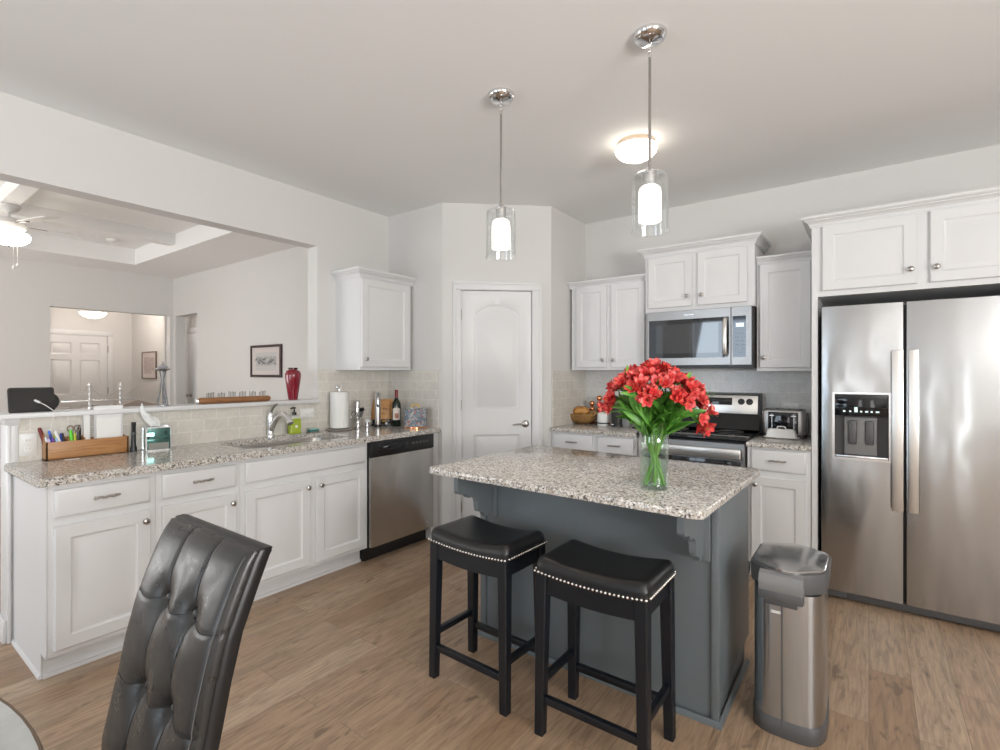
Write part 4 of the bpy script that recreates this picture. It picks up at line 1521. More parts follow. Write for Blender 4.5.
# slender silver tower
t = thing('tower_figurine', 'slender silver tower figurine with splayed legs and a disc top on the ledge', 'ornament', (-3.575, 1.295, LZ))
M['blue_silver'] = mat('blue_silver', (.50, .53, .58), .15, 1.0)
tx, ty = -3.575, 1.295
b = B()
for k in range(3):
    a = 2 * PI * k / 3 + .5
    for s in (-.16, .16):
        tube(b, [(tx + .032 * math.cos(a + s), ty + .032 * math.sin(a + s), LZ + .006), (tx + .016 * math.cos(a + s * 1.6), ty + .016 * math.sin(a + s * 1.6), LZ + .09), (tx + .007 * math.cos(a), ty + .007 * math.sin(a), LZ + .165), (tx + .018 * math.cos(a + s), ty + .018 * math.sin(a + s), LZ + .222)], [.0045, .0038, .0032, .0035], 6)
build('legs', b, M['blue_silver'], t)
b = B(); lathe(b, [(0, 0), (.040, 0), (.040, .004), (.034, .007), (0, .007)], (tx, ty, LZ), n=24); build('base', b, M['blue_silver'], t)
b = B(); lathe(b, [(0, .218), (.022, .220), (.042, .230), (.043, .234), (.030, .240), (.026, .250), (.014, .256), (.006, .262), (.0025, .275), (0, .278)], (tx, ty, LZ), n=28); build('disc', b, M['blue_silver'], t)

# rounded log with silver pegs
t = thing('wooden_log', 'long rounded brown log with rows of thin silver pegs on the ledge', 'ornament', (-3.575, 1.745, LZ))
b = B()
L = []
for y, k in ((1.500, .70), (1.505, .92), (1.515, 1), (1.975, 1), (1.985, .92), (1.992, .7)):
    L.append([Vector((-3.575 + .024 * k * math.cos(a), y, LZ + .021 + .021 * k * math.sin(a))) for a in [2 * PI * i / 20 for i in range(20)]])
loft(b, L)
build('log', b, M['log'], t)
b = B(); lathe(b, [(0, 0), (.017, 0), (.020, .004), (.017, .012), (0, .014)], (-3.575, 1.5005, LZ + .021), (0, -1, 0), 18); build('end_cap', b, M['silver'], t)
rnd = random.Random(3)
M['dark_nickel'] = mat('dark_nickel', (.20, .195, .19), .3, 1.0)
for g in range(6):
    for k in range(5):
        y = 1.555 + g * .072 + k * .0105
        h = .020 + .014 * rnd.random()
        b = B(); tube(b, [(-3.575, y, LZ + .041), (-3.575, y + .001, LZ + .043 + h)], [.0022, .0026], 6)
        sphere(b, (-3.575, y + .001, LZ + .044 + h), .0036, 8, 6)
        build('peg', b, M['dark_nickel'], t)

# red vase
M['redglass'] = mat('ruby_glaze', (.20, .006, .020), .07)
M['redglass'].node_tree.nodes['Principled BSDF'].inputs['Coat Weight'].default_value = .6
t = thing('vase', 'tall glossy dark red vase at the right end of the ledge', 'vase', (-3.575, 2.180, LZ))
b = B()
PR = [(.030, 0), (.034, .003), (.036, .02), (.047, .09), (.055, .15), (.059, .185), (.058, .205), (.050, .222), (.036, .230), (.030, .234), (.030, .240)]
lathe(b, PR + [(.026, .240), (.026, .23), (.046, .20), (.04, .1), (.028, .02), (.001, .012)], (-3.575, 2.180, LZ), n=40)
build('body', b, M['redglass'], t)
b = B(); lathe(b, [(.024, .236), (.030, .236), (.037, .241), (.037, .246), (.033, .248), (.024, .244)], (-3.575, 2.180, LZ), n=32, closed_profile=True); build('rim', b, mat('dark_rim', (.03, .008, .012), .2), t)

# ------------------------------------------------------------------ things on the peninsula worktop
W0 = .9142
# wooden desk organiser (against the tile)
t = thing('desk_organizer', 'long narrow brown wooden organizer box against the cream tiles', 'organizer', (-3.465, .89, W0))
ox0, ox1, oy0, oy1 = -3.508, -3.432, .708, 1.070
FOZ = Frame((0, 0, W0))
b = B(); box(b, ox1 - .008, ox1, oy0, oy1, .0, .094, .0015, F=FOZ); build('front_board', b, M['oak'], t)
b = B(); box(b, ox0, ox0 + .007, oy0, oy0 + .185, .0, .112, .0015, F=FOZ); box(b, ox0, ox0 + .007, oy0 + .185, oy1, 0, .10, F=FOZ); build('back_board', b, M['oak'], t)
b = B(); prism(b, [(ox0, oy0, W0), (ox1, oy0, W0), (ox1, oy0, W0 + .094), (ox1 - .02, oy0, W0 + .10), (ox0 + .012, oy0, W0 + .140), (ox0, oy0, W0 + .140)], (0, .008, 0)); build('end_board', b, M['oak'], t)
b = B(); box(b, ox0, ox1, oy1 - .008, oy1, 0, .094, F=FOZ); build('end_board', b, M['oak'], t)
b = B(); box(b, ox0, ox1, oy0, oy1, 0, .006, F=FOZ); build('bottom', b, M['oak'], t, smooth=False)
for y in (.800, .868):
    b = B(); box(b, ox0 + .008, ox1 - .0085, y, y + .006, .006, .104, F=FOZ); build('divider', b, M['oak'], t, smooth=False)
# pens, each its own thing
rnd = random.Random(11)
pens = [('dark red knife handle', (.16, .015, .015), .0095, .728, -3.494, -.030, .175, 'knife'),
        ('white pen with blue clip', (.75, .75, .78), .0055, .728, -3.446, -.016, .128, 'pen'),
        ('pale lilac pen', (.55, .45, .68), .0055, .738, -3.440, -.016, .120, 'pen'),
        ('dark blue pen', (.02, .04, .30), .0055, .747, -3.450, -.016, .138, 'pen'),
        ('purple pen', (.16, .05, .35), .0050, .752, -3.439, -.014, .122, 'pen'),
        ('bright blue pen', (.04, .16, .75), .0060, .752, -3.466, -.022, .158, 'pen'),
        ('olive green pen', (.38, .42, .12), .0055, .764, -3.448, -.016, .138, 'pen'),
        ('pale blue pen', (.30, .50, .78), .0050, .764, -3.439, -.012, .118, 'pen'),
        ('grey pen', (.35, .36, .38), .0055, .772, -3.458, -.018, .146, 'pen'),
        ('white marker', (.82, .82, .82), .0070, .783, -3.446, -.032, .156, 'marker'),
        ('deep blue marker', (.02, .06, .45), .0055, .786, -3.462, -.010, .140, 'marker'),
        ('black pen', (.015, .015, .02), .0055, .793, -3.450, -.012, .142, 'pen')]
for lab, c, r, y, x, lean, h, cat in pens:
    m_ = mat(lab.replace(' ', '_'), c, .35)
    b = B()
    tube(b, [(x, y, W0 + .008), (x - .004, y + lean * .5, W0 + h * .6), (x - .006, y + lean, W0 + h * .92), (x - .0065, y + lean * 1.02, W0 + h * .97)], [r, r, r * .95, r * .55], 8)
    single(cat, b, m_, lab + ' standing in the left compartment of the wooden organizer', cat, 'pens in the organizer')
m_ = mat('green_marker', (.12, .62, .03), .35)
b = B(); tube(b, [(-3.446, .822, W0 + .008), (-3.450, .816, W0 + .10), (-3.452, .813, W0 + .150)], [.008, .008, .007], 10); single('highlighter', b, m_, 'bright green highlighter leaning in the wooden organizer', 'marker', 'pens in the organizer')
m_ = mat('yellow_marker', (.55, .60, .05), .35)
b = B(); tube(b, [(-3.446, .834, W0 + .008), (-3.450, .832, W0 + .09), (-3.452, .830, W0 + .132)], [.0065, .0065, .005], 10); single('highlighter', b, m_, 'yellow green highlighter right of the bright green one in the organizer', 'marker', 'pens in the organizer')
# scissors
t = thing('scissors', 'scissors with bronze handles upright in the wooden organizer', 'scissors', (-3.478, .832, W0 + .01))
b = B(); box(b, -3.480, -3.477, .826, .832, .008, .13, F=FOZ); box(b, -3.477, -3.474, .832, .838, .008, .13, F=FOZ); build('blades', b, M['silver'], t, smooth=False)
M['bronze2'] = mat('bronze_handles', (.30, .24, .19), .3, .6)
for s in (-1, 1):
    b = B()
    tube(b, [(-3.478, .832 + s * .014 + .012 * math.cos(a), W0 + .155 + .016 * math.sin(a)) for a in [2 * PI * i / 14 for i in range(15)]], .0032, 6, caps=False)
    tube(b, [(-3.478, .832 + s * .003, W0 + .125), (-3.478, .832 + s * .012, W0 + .142)], .003, 6)
    build('handle', b, M['bronze2'], t)
# black clip
t = thing('binder_clip', 'small black clip standing in the organizer beside the scissors', 'clip', (-3.49, .858, W0))
b = B(); box(b, -3.492, -3.484, .850, .866, .03, .158, .002, F=FOZ); build('body', b, M['black'], t)
b = B(); box(b, -3.491, -3.485, .853, .863, .158, .172, .001, F=FOZ); build('tip', b, M['black'], t)
# spiral notebook
t = thing('notebook', 'white spiral notebook standing upright in the organizer', 'notebook', (-3.485, .895, W0))
b = B(); box(b, -3.490, -3.480, .876, .905, .008, .232, F=FOZ); build('pages', b, M['paper'], t, smooth=False)
b = B()
for k in range(11):
    z = W0 + .085 + k * .0135
    tube(b, [(-3.485 + .008 * math.cos(a), .906 + .005 * math.sin(a) * 1.0, z + .0018 * math.sin(a)) for a in [2 * PI * i / 8 for i in range(9)]], .0012, 5, caps=False)
build('spiral_binding', b, M['dark_grey'], t)
# envelopes
M['envelope'] = mat('envelope_paper', (.80, .80, .795), .85)
for k, (x, y0, y1, h, lab) in enumerate(((-3.498, .925, 1.060, .270, 'tallest white envelope standing at the back of the organizer'), (-3.489, .935, 1.050, .222, 'white letter with folded top standing before the tallest envelope'), (-3.468, .928, 1.042, .205, 'pale plastic sleeve of papers standing at the front of the organizer'))):
    b = B(); box(b, x, x + .003, y0, y1, .0065, h, F=FOZ); single('envelope', b, M['envelope'] if k < 2 else M['paper'], lab, 'paper', smooth=False)
# flat slip of paper under the box front
b = B(); box(b, -3.405, -3.380, .775, .835, 0, .0012, F=FOZ); single('paper_slip', b, M['paper'], 'small white paper slip lying on the granite before the organizer', 'paper', smooth=False)

# flashlight
t = thing('flashlight', 'black flashlight standing on its head between organizer and tissue box', 'flashlight', (-3.44, 1.095, W0))
b = B(); lathe(b, [(0, 0), (.0165, 0), (.0165, .022), (.0115, .036), (.0105, .150), (.0115, .152), (.0115, .170), (0, .172)], (-3.440, 1.096, W0), n=20); build('barrel', b, M['black'], t)
b = B(); lathe(b, [(.0118, 0), (.0125, .002), (.0125, .010), (.0118, .012), (.0104, .012), (.0104, 0)], (-3.440, 1.096, W0 + .10), n=20, closed_profile=True); build('ring', b, M['dark_grey'], t)

# tissue box
t = thing('tissue_box', 'mirrored teal glass tissue box on the granite with a tissue pulled out', 'tissue box', (-3.44, 1.215, W0))
M['tealglass'] = mat('teal_mirror_glass', (.10, .22, .20), .05, .75)
FTB = Frame((-3.435, 1.210, W0), (math.cos(1.42), math.sin(1.42), 0), (math.sin(1.42), -math.cos(1.42), 0))
b = B(); box(b, -.062, .062, -.060, .060, .004, .134, .002, F=FTB); build('body', b, M['tealglass'], t)
b = B()
for s0, s1, d0, d1 in ((-.065, -.058, .055, .063), (.058, .065, .055, .063), (-.065, -.058, -.063, -.055), (.058, .065, -.063, -.055)):
    box(b, s0, s1, d0, d1, 0, .138, F=FTB)
for z0, z1 in ((0, .006), (.131, .138)):
    box(b, -.065, .065, .056, .063, z0, z1, F=FTB); box(b, -.065, .065, -.063, -.056, z0, z1, F=FTB); box(b, -.065, -.059, -.06, .06, z0, z1, F=FTB); box(b, .059, .065, -.06, .06, z0, z1, F=FTB)
build('edge_frame', b, M['silver'], t, smooth=False)
b = B(); box(b, -.050, .050, .0605, .0615, .006, .045, F=FTB); build('lower_pane', b, mat('pale_pane', (.35, .36, .33), .08, .5), t, smooth=False)
b = B()
pts = []
n = 10
rows = []
for j in range(n + 1):
    k = j / n
    row = []
    for i in range(9):
        u = i / 8 * 2 - 1
        w = .026 + .016 * math.sin(PI * k) - .020 * k ** 3
        row.append(FTB.p(-.004 - .060 * k + u * w, .010 * math.sin(u * 5 + k * 3) + .006 * math.cos(u * 9) * k, .1385 + .115 * k * (1 - .30 * (u + .2) * k)))
    rows.append(row)
for d in (0, .0012):
    pass
L = [[p + FTB.n * .0 for p in r] + [p - FTB.n * .0014 for p in reversed(r)] for r in rows]
loft(b, L)
build('tissue', b, M['paper'], t)

# wall outlets on the cream tile, half wall
def outlet(F, s, z, label, horizontal=False, kind='outlet', w=.072, h=.116):
    t = thing('wall_outlet' if kind == 'outlet' else 'light_switch', label, 'outlet' if kind == 'outlet' else 'switch', tuple(F.p(s, 0, z)))
    if horizontal:
        w, h = h, w
    b = B()
    loft(b, [[F.p(s + a, d, z + c) for a, c in rrect(-w / 2 + i, w / 2 - i, -h / 2 + i, h / 2 - i, .006, 3)] for i, d in ((0, 0), (0, .003), (.003, .0055))])
    build('cover_plate', b, M['white_plastic'], t)
    for k in (-1, 1):
        b = B()
        if horizontal:
            box(b, s + k * .022 - .015, s + k * .022 + .015, .0055, .0068, z - .016, z + .016, .001, F=F)
        else:
            box(b, s - .016, s + .016, .0055, .0068, z + k * .022 - .015, z + k * .022 + .015, .001, F=F)
        r = build('receptacle', b, M['paper'], t)
        b = B()
        for q in (-.006, .006):
            if horizontal:
                box(b, s + k * .022 - .004, s + k * .022 + .004, .0068, .0071, z + q - .0008, z + q + .0008, F=F)
            else:
                box(b, s + q - .0008, s + q + .0008, .0068, .0071, z + k * .022 - .004, z + k * .022 + .004, F=F)
        build('slot', b, M['dark_grey'], r, smooth=False)
    return t


FTL = Frame((XL + .008, 0, 0), (0, 1, 0), (1, 0, 0))
outlet(FTL, .655, 1.000, 'white outlet plate on the cream tile left of the organizer')
outlet(FTL, 2.262, 1.058, 'white sideways outlet plate on the cream tile behind the green soap', True)
FTR = Frame((0, YB - .008, 0), (1, 0, 0), (0, -1, 0))
outlet(FTR, -.475, 1.112, 'white outlet plate on the marble tile above the toaster', True)
outlet(FTR, -1.640, 1.085, 'white outlet plate on the marble tile behind the black coffee maker')

# faucet
t = thing('faucet', 'chrome single-lever kitchen faucet behind the sink', 'faucet', (-3.445, 1.930, W0))
fx, fy = -3.450, 1.930
b = B(); lathe(b, [(0, 0), (.029, 0), (.029, .008), (.023, .018), (.021, .05), (.021, .060), (0, .060)], (fx, fy, W0), n=24); build('base', b, M['chrome'], t)
b = B()
tube(b, [(fx + .002, fy, W0 + .045), (fx + .030, fy + .002, W0 + .085), (fx + .070, fy + .004, W0 + .130), (fx + .115, fy + .006, W0 + .160), (fx + .155, fy + .008, W0 + .168), (fx + .195, fy + .010, W0 + .152), (fx + .222, fy + .011, W0 + .124)], [.019, .019, .018, .017, .017, .018, .018], 14)
build('spout', b, M['chrome'], t)
b = B(); tube(b, [(fx + .212, fy + .0105, W0 + .140), (fx + .238, fy + .012, W0 + .108)], [.022, .021], 14); build('spray_head', b, M['chrome'], t)
b = B()
tube(b, [(fx, fy, W0 + .058), (fx, fy, W0 + .100), (fx, fy, W0 + .150), (fx, fy, W0 + .172)], [.021, .022, .022, .016], 16)
build('valve_body', b, M['chrome'], t)
b = B()
tube(b, [(fx, fy, W0 + .165), (fx + .012, fy + .004, W0 + .195), (fx + .034, fy + .010, W0 + .222), (fx + .060, fy + .016, W0 + .236)], [.013, .010, .0075, .006], 10)
build('lever', b, M['nickel'], t)

# soap dispenser bottle
t = thing('soap_dispenser', 'square pump bottle of green hand soap behind the sink', 'soap bottle', (-3.435, 2.105, W0))
FS = Frame((-3.435, 2.105, W0), (0, 1, 0), (1, 0, 0))
M['soapgreen'] = mat('green_soap', (.33, .42, .035), .12)
b = B(); loft(b, [[FS.p(x, d, z) for x, d in rrect(-.043 + i, .043 - i, -.027 + i, .027 - i, .012, 4)] for i, z in ((.003, .006), (0, .010), (0, .112), (.004, .120))]); build('bottle', b, M['soapgreen'], t)
b = B(); loft(b, [[FS.p(x, d, z) for x, d in rrect(-.043 + i, .043 - i, -.027 + i, .027 - i, .012, 4)] for i, z in ((.0035, .120), (.006, .130), (.018, .140), (.028, .146))]); build('shoulder', b, mat('clear_shoulder', (.62, .64, .58), .1), t)
b = B(); box(b, -.034, .034, .0272, .0280, .022, .098, F=FS); lb = build('label', b, mat('green_label', (.40, .50, .05), .5), t, smooth=False)
b = B(); lathe(b, [(0, 0), (.011, 0), (.011, .0006), (0, .0007)], FS.p(0, .028, .062), FS.n, 12); build('label_motif', b, M['paper'], lb)
b = B(); lathe(b, [(0, .146), (.016, .146), (.016, .164), (.006, .167), (.006, .185), (.004, .186), (.004, .195), (0, .195)], FS.o, n=16)
tube(b, [FS.p(.006, .0, .196), FS.p(-.012, .002, .198), FS.p(-.034, .004, .192)], [.0075, .0065, .004], 10)
build('pump', b, M['black'], t)
# soap dish and sponge
b = B()
loft(b, [[Vector((-3.405 + x, 2.085 + y, W0 + z)) for x, y in rrect(-.030 + i, .030 - i, -.062 + i, .062 - i, .018, 5)] for i, z in ((.008, 0), (.0, .007), (.002, .008), (.010, .004))])
single('spoon_rest', b, M['white_plastic'], 'white shallow dish lying in front of the green soap bottle', 'dish')
b = B(); box(b, -3.455, -3.405, 2.215, 2.300, W0 + .0, W0 + .010, .003); single('sponge_tray', b, M['nickel'], 'small dark tray under the blue green sponge by the sink', 'tray')
t = thing('sponge', 'blue green sponge lying on the small tray by the sink', 'sponge', (-3.43, 2.258, W0 + .0105))
b = B(); box(b, -3.451, -3.409, 2.220, 2.296, W0 + .0105, W0 + .024, .003); build('scrub_layer', b, mat('teal_scrub', (.05, .22, .20), .9), t)
b = B(); box(b, -3.451, -3.409, 2.220, 2.296, W0 + .0242, W0 + .034, .003); build('foam_layer', b, mat('pale_foam', (.42, .58, .52), .9), t)

# paper towel holder
t = thing('paper_towel_holder', 'upright steel paper towel stand with a full white roll', 'paper towels', (-3.420, 2.487, W0))
hx_, hy_ = -3.420, 2.487
b = B(); lathe(b, [(0, 0), (.100, 0), (.103, .006), (.098, .013), (.02, .017), (0, .017)], (hx_, hy_, W0), n=40); build('base', b, M['nickel'], t)
b = B(); lathe(b, [(.021, .019), (.068, .019), (.0715, .022), (.0715, .300), (.068, .304), (.021, .304)], (hx_, hy_, W0), n=40, closed_profile=True); build('paper_roll', b, M['paper'], t)
b = B(); tube(b, [(hx_, hy_, W0 + .015), (hx_, hy_, W0 + .325)], .006, 10); build('post', b, M['chrome'], t)
b = B(); tube(b, [(hx_ + .017 * math.cos(a) * .55, hy_ + .017 * math.cos(a) * .83, W0 + .342 + .017 * math.sin(a)) for a in [2 * PI * i / 18 for i in range(19)]], .0042, 8, caps=False); build('ring_top', b, M['chrome'], t)
b = B(); tube(b, [(hx_ + .055, hy_ + .07, W0 + .012), (hx_ + .055, hy_ + .072, W0 + .10), (hx_ + .060, hy_ + .085, W0 + .125), (hx_ + .066, hy_ + .10, W0 + .15)], .0035, 8); sphere(b, (hx_ + .055, hy_ + .072, W0 + .10), .009, 10, 8); build('tension_arm', b, M['chrome'], t)

# lever corkscrew
t = thing('corkscrew', 'chrome lever corkscrew standing right of the paper towels', 'corkscrew', (-3.39, 2.645, W0))
cx_, cy_ = -3.405, 2.650
b = B(); lathe(b, [(0, 0), (.033, 0), (.033, .006), (.012, .012), (.010, .05), (0, .05)], (cx_, cy_, W0), n=24); build('stand', b, M['nickel'], t)
b = B(); lathe(b, [(0, .05), (.020, .05), (.023, .06), (.023, .215), (.019, .225), (.012, .230), (0, .230)], (cx_, cy_, W0), n=24); build('body', b, M['chrome'], t)
b = B(); tube(b, [(cx_ + .010, cy_ + .026, W0 + .09), (cx_ + .012, cy_ + .040, W0 + .13), (cx_ + .010, cy_ + .040, W0 + .16)], [.010, .012, .010], 10); build('lever', b, M['dark_grey'], t)
b = B(); tube(b, [(cx_ + .012, cy_ + .024, W0 + .15), (cx_ + .013, cy_ + .050, W0 + .155)], .017, 14); build('grip', b, M['black'], t)
b = B(); tube(b, [(cx_ + .01, cy_ - .022, W0 + .12), (cx_ + .015, cy_ - .05, W0 + .145), (cx_ + .02, cy_ - .075, W0 + .12)], .003, 8); build('side_arm', b, M['black'], t)
# salt and pepper shakers
for k, (x, y, lab) in enumerate(((-3.345, 2.610, 'left one of two small steel shakers before the corkscrew'), (-3.345, 2.705, 'right one of two small shakers before the corkscrew, with white top'))):
    t = thing('salt_shaker' if k else 'pepper_shaker', lab, 'shaker', (x, y, W0), 0, 'shakers by the corkscrew')
    b = B(); lathe(b, [(0, 0), (.019, 0), (.020, .004), (.017, .03), (.018, .05), (0, .05)], (x, y, W0), n=20); build('body', b, M['chrome'], t)
    b = B(); lathe(b, [(0, .0505), (.0185, .0505), (.0185, .065), (.012, .074), (0, .076)], (x, y, W0), n=20); build('cap', b, M['white_plastic'] if k else M['silver'], t)

# recipe plaque on a stand
t = thing('plaque_stand', 'black stand with brass knob holding the wooden plaque', 'stand', (-3.437, 2.938, W0))
FST = Frame((-3.437, 2.938, W0), (.70, .71, 0), (.71, -.70, 0))
b = B()
box(b, -.085, .085, -.030, .055, 0, .018, .003, F=FST)
box(b, -.080, .080, -.028, -.002, .018, .050, .003, F=FST)
box(b, -.070, -.058, -.046, -.038, 0, .16, F=FST); box(b, .058, .070, -.046, -.038, 0, .16, F=FST); box(b, -.070, .070, -.046, -.030, 0, .012, F=FST)
build('body', b, M['black'], t)
b = B(); lathe(b, [(0, 0), (.008, 0), (.020, .008), (.022, .016), (.016, .024), (0, .027)], FST.p(.02, .028, .0185), (0, 0, 1), 16)
build('knob', b, M['brass'], t)
t = thing('wooden_plaque', 'square orange wooden plaque with a dark drawing, leaning behind the silver opener', 'plaque', (-3.44, 2.985, W0 + .051))
FPQ = Frame((-3.437, 2.938, W0 + .0515), (.70, .71, 0), (.69, -.68, .20), (-.14, .14, .98))
b = B(); box(b, -.092, .092, -.014, 0, 0, .178, .003, F=FPQ)
M['plaque'] = wood('orange_wood', (.52, .24, .07), (.66, .36, .13), 0, .45, 1.0)
pq = build('board', b, M['plaque'], t)
b = B()
rnd = random.Random(5)
for k in range(9):
    a = rnd.random() * 6
    x, z = .012 + rnd.gauss(0, .020), .100 + rnd.gauss(0, .022)
    tube(b, [FPQ.p(x, .0008, z), FPQ.p(x + .012 * math.cos(a), .0010, z + .012 * math.sin(a)), FPQ.p(x + .020 * math.cos(a + .8), .0008, z + .020 * math.sin(a + .8))], [.006, .009, .003], 6, flat=.15)
build('drawing', b, mat('dark_ink', (.07, .035, .04), .6), pq)
b = B(); box(b, .066, .070, 0, .0007, .02, .165, F=FPQ); box(b, -.07, .07, 0, .0007, .160, .163, F=FPQ); build('border', b, mat('brown_ink', (.30, .12, .05), .6), pq, smooth=False)

# electric wine opener
t = thing('wine_opener', 'tall silver electric wine opener with black grip before the wooden plaque', 'wine opener', (-3.372, 2.838, W0))
b = B(); lathe(b, [(0, 0), (.030, 0), (.030, .012), (.026, .016), (0, .016)], (-3.372, 2.838, W0), n=28); build('base', b, M['black'], t)
b = B(); lathe(b, [(0, .017), (.021, .017), (.023, .04), (.0245, .12), (.026, .20), (.0255, .29), (.023, .295), (0, .295)], (-3.372, 2.838, W0), n=28); op = build('body', b, M['handle_steel'], t)
a = math.radians(-35)
FOP = Frame((-3.372, 2.838, W0), (math.cos(a + PI / 2), math.sin(a + PI / 2), 0), (math.cos(a), math.sin(a), 0))
b = B()
loft(b, [[FOP.p(x, d + .0015 - .25 * x * x / .02, z) for x, z in rrect(-.013, .013, .165, .292, .012, 4)] for d in (.018, .0255)])
gp = build('grip', b, M['black'], op)
b = B(); loft(b, [[FOP.p(x, d, z) for x, z in rrect(-.004, .004, .19, .225, .004, 3)] for d in (.024, .0285)]); build('switch', b, M['silver'], gp)

# wine bottle
t = thing('wine_bottle', 'dark wine bottle with red neck foil and pale label below the wall cabinet', 'bottle', (-3.275, 2.960, W0))
wx, wy = -3.275, 2.960
M['bottle'] = mat('dark_green_glass', (.006, .014, .008), .06)
b = B(); lathe(b, [(0, .002), (.034, 0), (.0375, .005), (.0375, .175), (.035, .195), (.024, .218), (.0155, .232), (.0140, .245), (0, .246)], (wx, wy, W0), n=32); build('glass', b, M['bottle'], t)
b = B(); lathe(b, [(0, .2455), (.0148, .2455), (.0142, .30), (.0158, .301), (.0158, .309), (.0140, .312), (0, .312)], (wx, wy, W0), n=24); build('neck_foil', b, mat('red_foil', (.16, .012, .016), .3, .3), t)
M['winelabel'] = mat('pale_label', (.72, .66, .60), .7)
b = B()
aa = [math.atan2(-wy, -wx) + k for k in [(-.95 + 1.9 * i / 16) for i in range(17)]]
n = 17
vs0 = [[b.verts.new((wx + .0380 * math.cos(q), wy + .0380 * math.sin(q), W0 + z + (0 if z < .1 else .012 * math.cos((q - aa[8]) * 1.5)))) for q in aa] for z in (.055, .085, .115, .148)]
for r0, r1 in zip(vs0, vs0[1:]):
    for i in range(n - 1):
        b.faces.new((r0[i], r0[i + 1], r1[i + 1], r1[i]))
lb = build('label', b, M['winelabel'], t)
b = B()
vs0 = [[b.verts.new((wx + .0383 * math.cos(q), wy + .0383 * math.sin(q), W0 + z)) for q in aa[5:13]] for z in (.070, .090, .112)]
for r0, r1 in zip(vs0, vs0[1:]):
    for i in range(7):
        b.faces.new((r0[i], r0[i + 1], r1[i + 1], r1[i]))
build('label_picture', b, mat('label_picture', (.40, .18, .12), .7), lb)
t = thing('bottle_stopper', 'tiny white topped stopper on the granite beside the wine bottle', 'stopper', (-3.300, 2.90, W0))
b = B(); lathe(b, [(0, 0), (.012, 0), (.012, .006), (.007, .010), (.007, .016), (0, .016)], (-3.318, 2.885, W0), n=16); build('base', b, M['black'], t)
b = B(); sphere(b, (-3.318, 2.885, W0 + .026), .0115, 14, 10); build('top', b, M['white_plastic'], t)

# decorated tin
t = thing('tin_canister', 'round blue patterned tin with brass lid knob, at the right end of the worktop', 'tin', (-3.045, 2.960, W0))
m = M['tin'] = mat('printed_tin', (.3, .4, .5), .25, .3)
nt = NT(m)
v = nt.coords()
vo = nt.n('ShaderNodeTexVoronoi', _feature='F1'); vo.inputs['Scale'].default_value = 75
nt.l(v, vo.inputs['Vector'])
se = nt.n('ShaderNodeSeparateColor'); nt.l(vo.outputs['Color'], se.inputs[0])
nt.base(nt.ramp(se.outputs[0], [(0, (.22, .28, .36)), (.35, (.36, .42, .48)), (.55, (.55, .57, .58)), (.76, (.58, .24, .24)), (.82, (.66, .60, .54)), (.9, (.28, .36, .45))], 'CONSTANT'))
b = B(); lathe(b, [(0, 0), (.094, 0), (.096, .003), (.095, .150), (.100, .165), (0, .165)], (-3.045, 2.960, W0), n=48); build('body', b, M['tin'], t)
b = B(); lathe(b, [(.100, .160), (.102, .163), (.102, .169), (.095, .172), (.0, .176), (0, .160)], (-3.045, 2.960, W0), n=48); ld = build('lid', b, M['silver'], t)
b = B()
tube(b, [(-3.045 - .026, 2.960 - .02, W0 + .174), (-3.045 - .020, 2.960 - .015, W0 + .190), (-3.045, 2.960, W0 + .196), (-3.045 + .020, 2.960 + .015, W0 + .190), (-3.045 + .026, 2.960 + .02, W0 + .174)], .007, 10)
build('lid_handle', b, M['brass'], ld)
b = B(); lathe(b, [(.0955, .002), (.0975, .003), (.0975, .014), (.0955, .016)], (-3.045, 2.960, W0), n=48, closed_profile=True); build('base_reflection', b, M['copper'], t)  # copper ring stands in for the orange reflection at the foot of the tin

# ------------------------------------------------------------------ things left of the range
t = thing('wire_basket', 'oval brown wooden bowl with curled ends by the cream tiled corner', 'bowl', (-2.108, 4.12, W0))
M['bowl'] = wood('carved_bowl', (.20, .10, .035), (.42, .24, .08), 0, .35, 1.4)
b = B()
L = []
for r, z in ((.30, 0), (.55, .006), (.80, .028), (.95, .055), (1.0, .078), (.94, .078), (.86, .055), (.70, .030), (.4, .012), (.05, .010)):
    L.append([Vector((-2.02 + .0 + .160 * r * math.cos(a), 4.12 + .105 * r * math.sin(a), W0 + 1.15 * z + (.022 * abs(math.cos(a)) ** 4 if z > .05 else 0))) for a in [2 * PI * i / 36 for i in range(36)]])
bmesh.ops.translate
L = [[p + Vector((-.09, 0, 0)) for p in lp] for lp in L]
loft(b, L)
t.name = 'wooden_bowl'
WM[t.name] = Matrix.Translation(Vector((-2.108, 4.12, W0)))
build('body', b, M['bowl'], t)
for s in (-1, 1):
    b = B()
    tube(b, [(-2.11 + s * (.146 + .034 * math.cos(a) * k), 4.07, W0 + .098 + .026 * math.sin(a) * k) for a, k in [(2 * PI * i / 14 * 1.4, 1 - i / 22) for i in range(15)]], .0085, 8)
    build('curled_handle', b, M['bowl'], t)
b = B()
L = []
for k, r in ((0, .2), (.08, .75), (.25, 1), (.6, 1.02), (.85, .8), (1, .25)):
    L.append([Vector((-2.175 + .155 * k, 4.115 + .060 * r * math.cos(a) * (1), W0 + .105 + .040 * r * math.sin(a) + .010 * math.sin(k * PI))) for a in [2 * PI * i / 18 for i in range(18)]])
loft(b, L)
m = M['bread'] = mat('golden_crust', (.58, .27, .06), .5)
nt = NT(m)
nz = nt.noise(nt.coords(), 30, 4)
nt.base(nt.ramp(nz.outputs[0], [(.35, (.42, .16, .03)), (.65, (.68, .36, .10))]))
single('bread_loaf', b, M['bread'], 'golden loaf lying in the brown wooden bowl', 'bread')

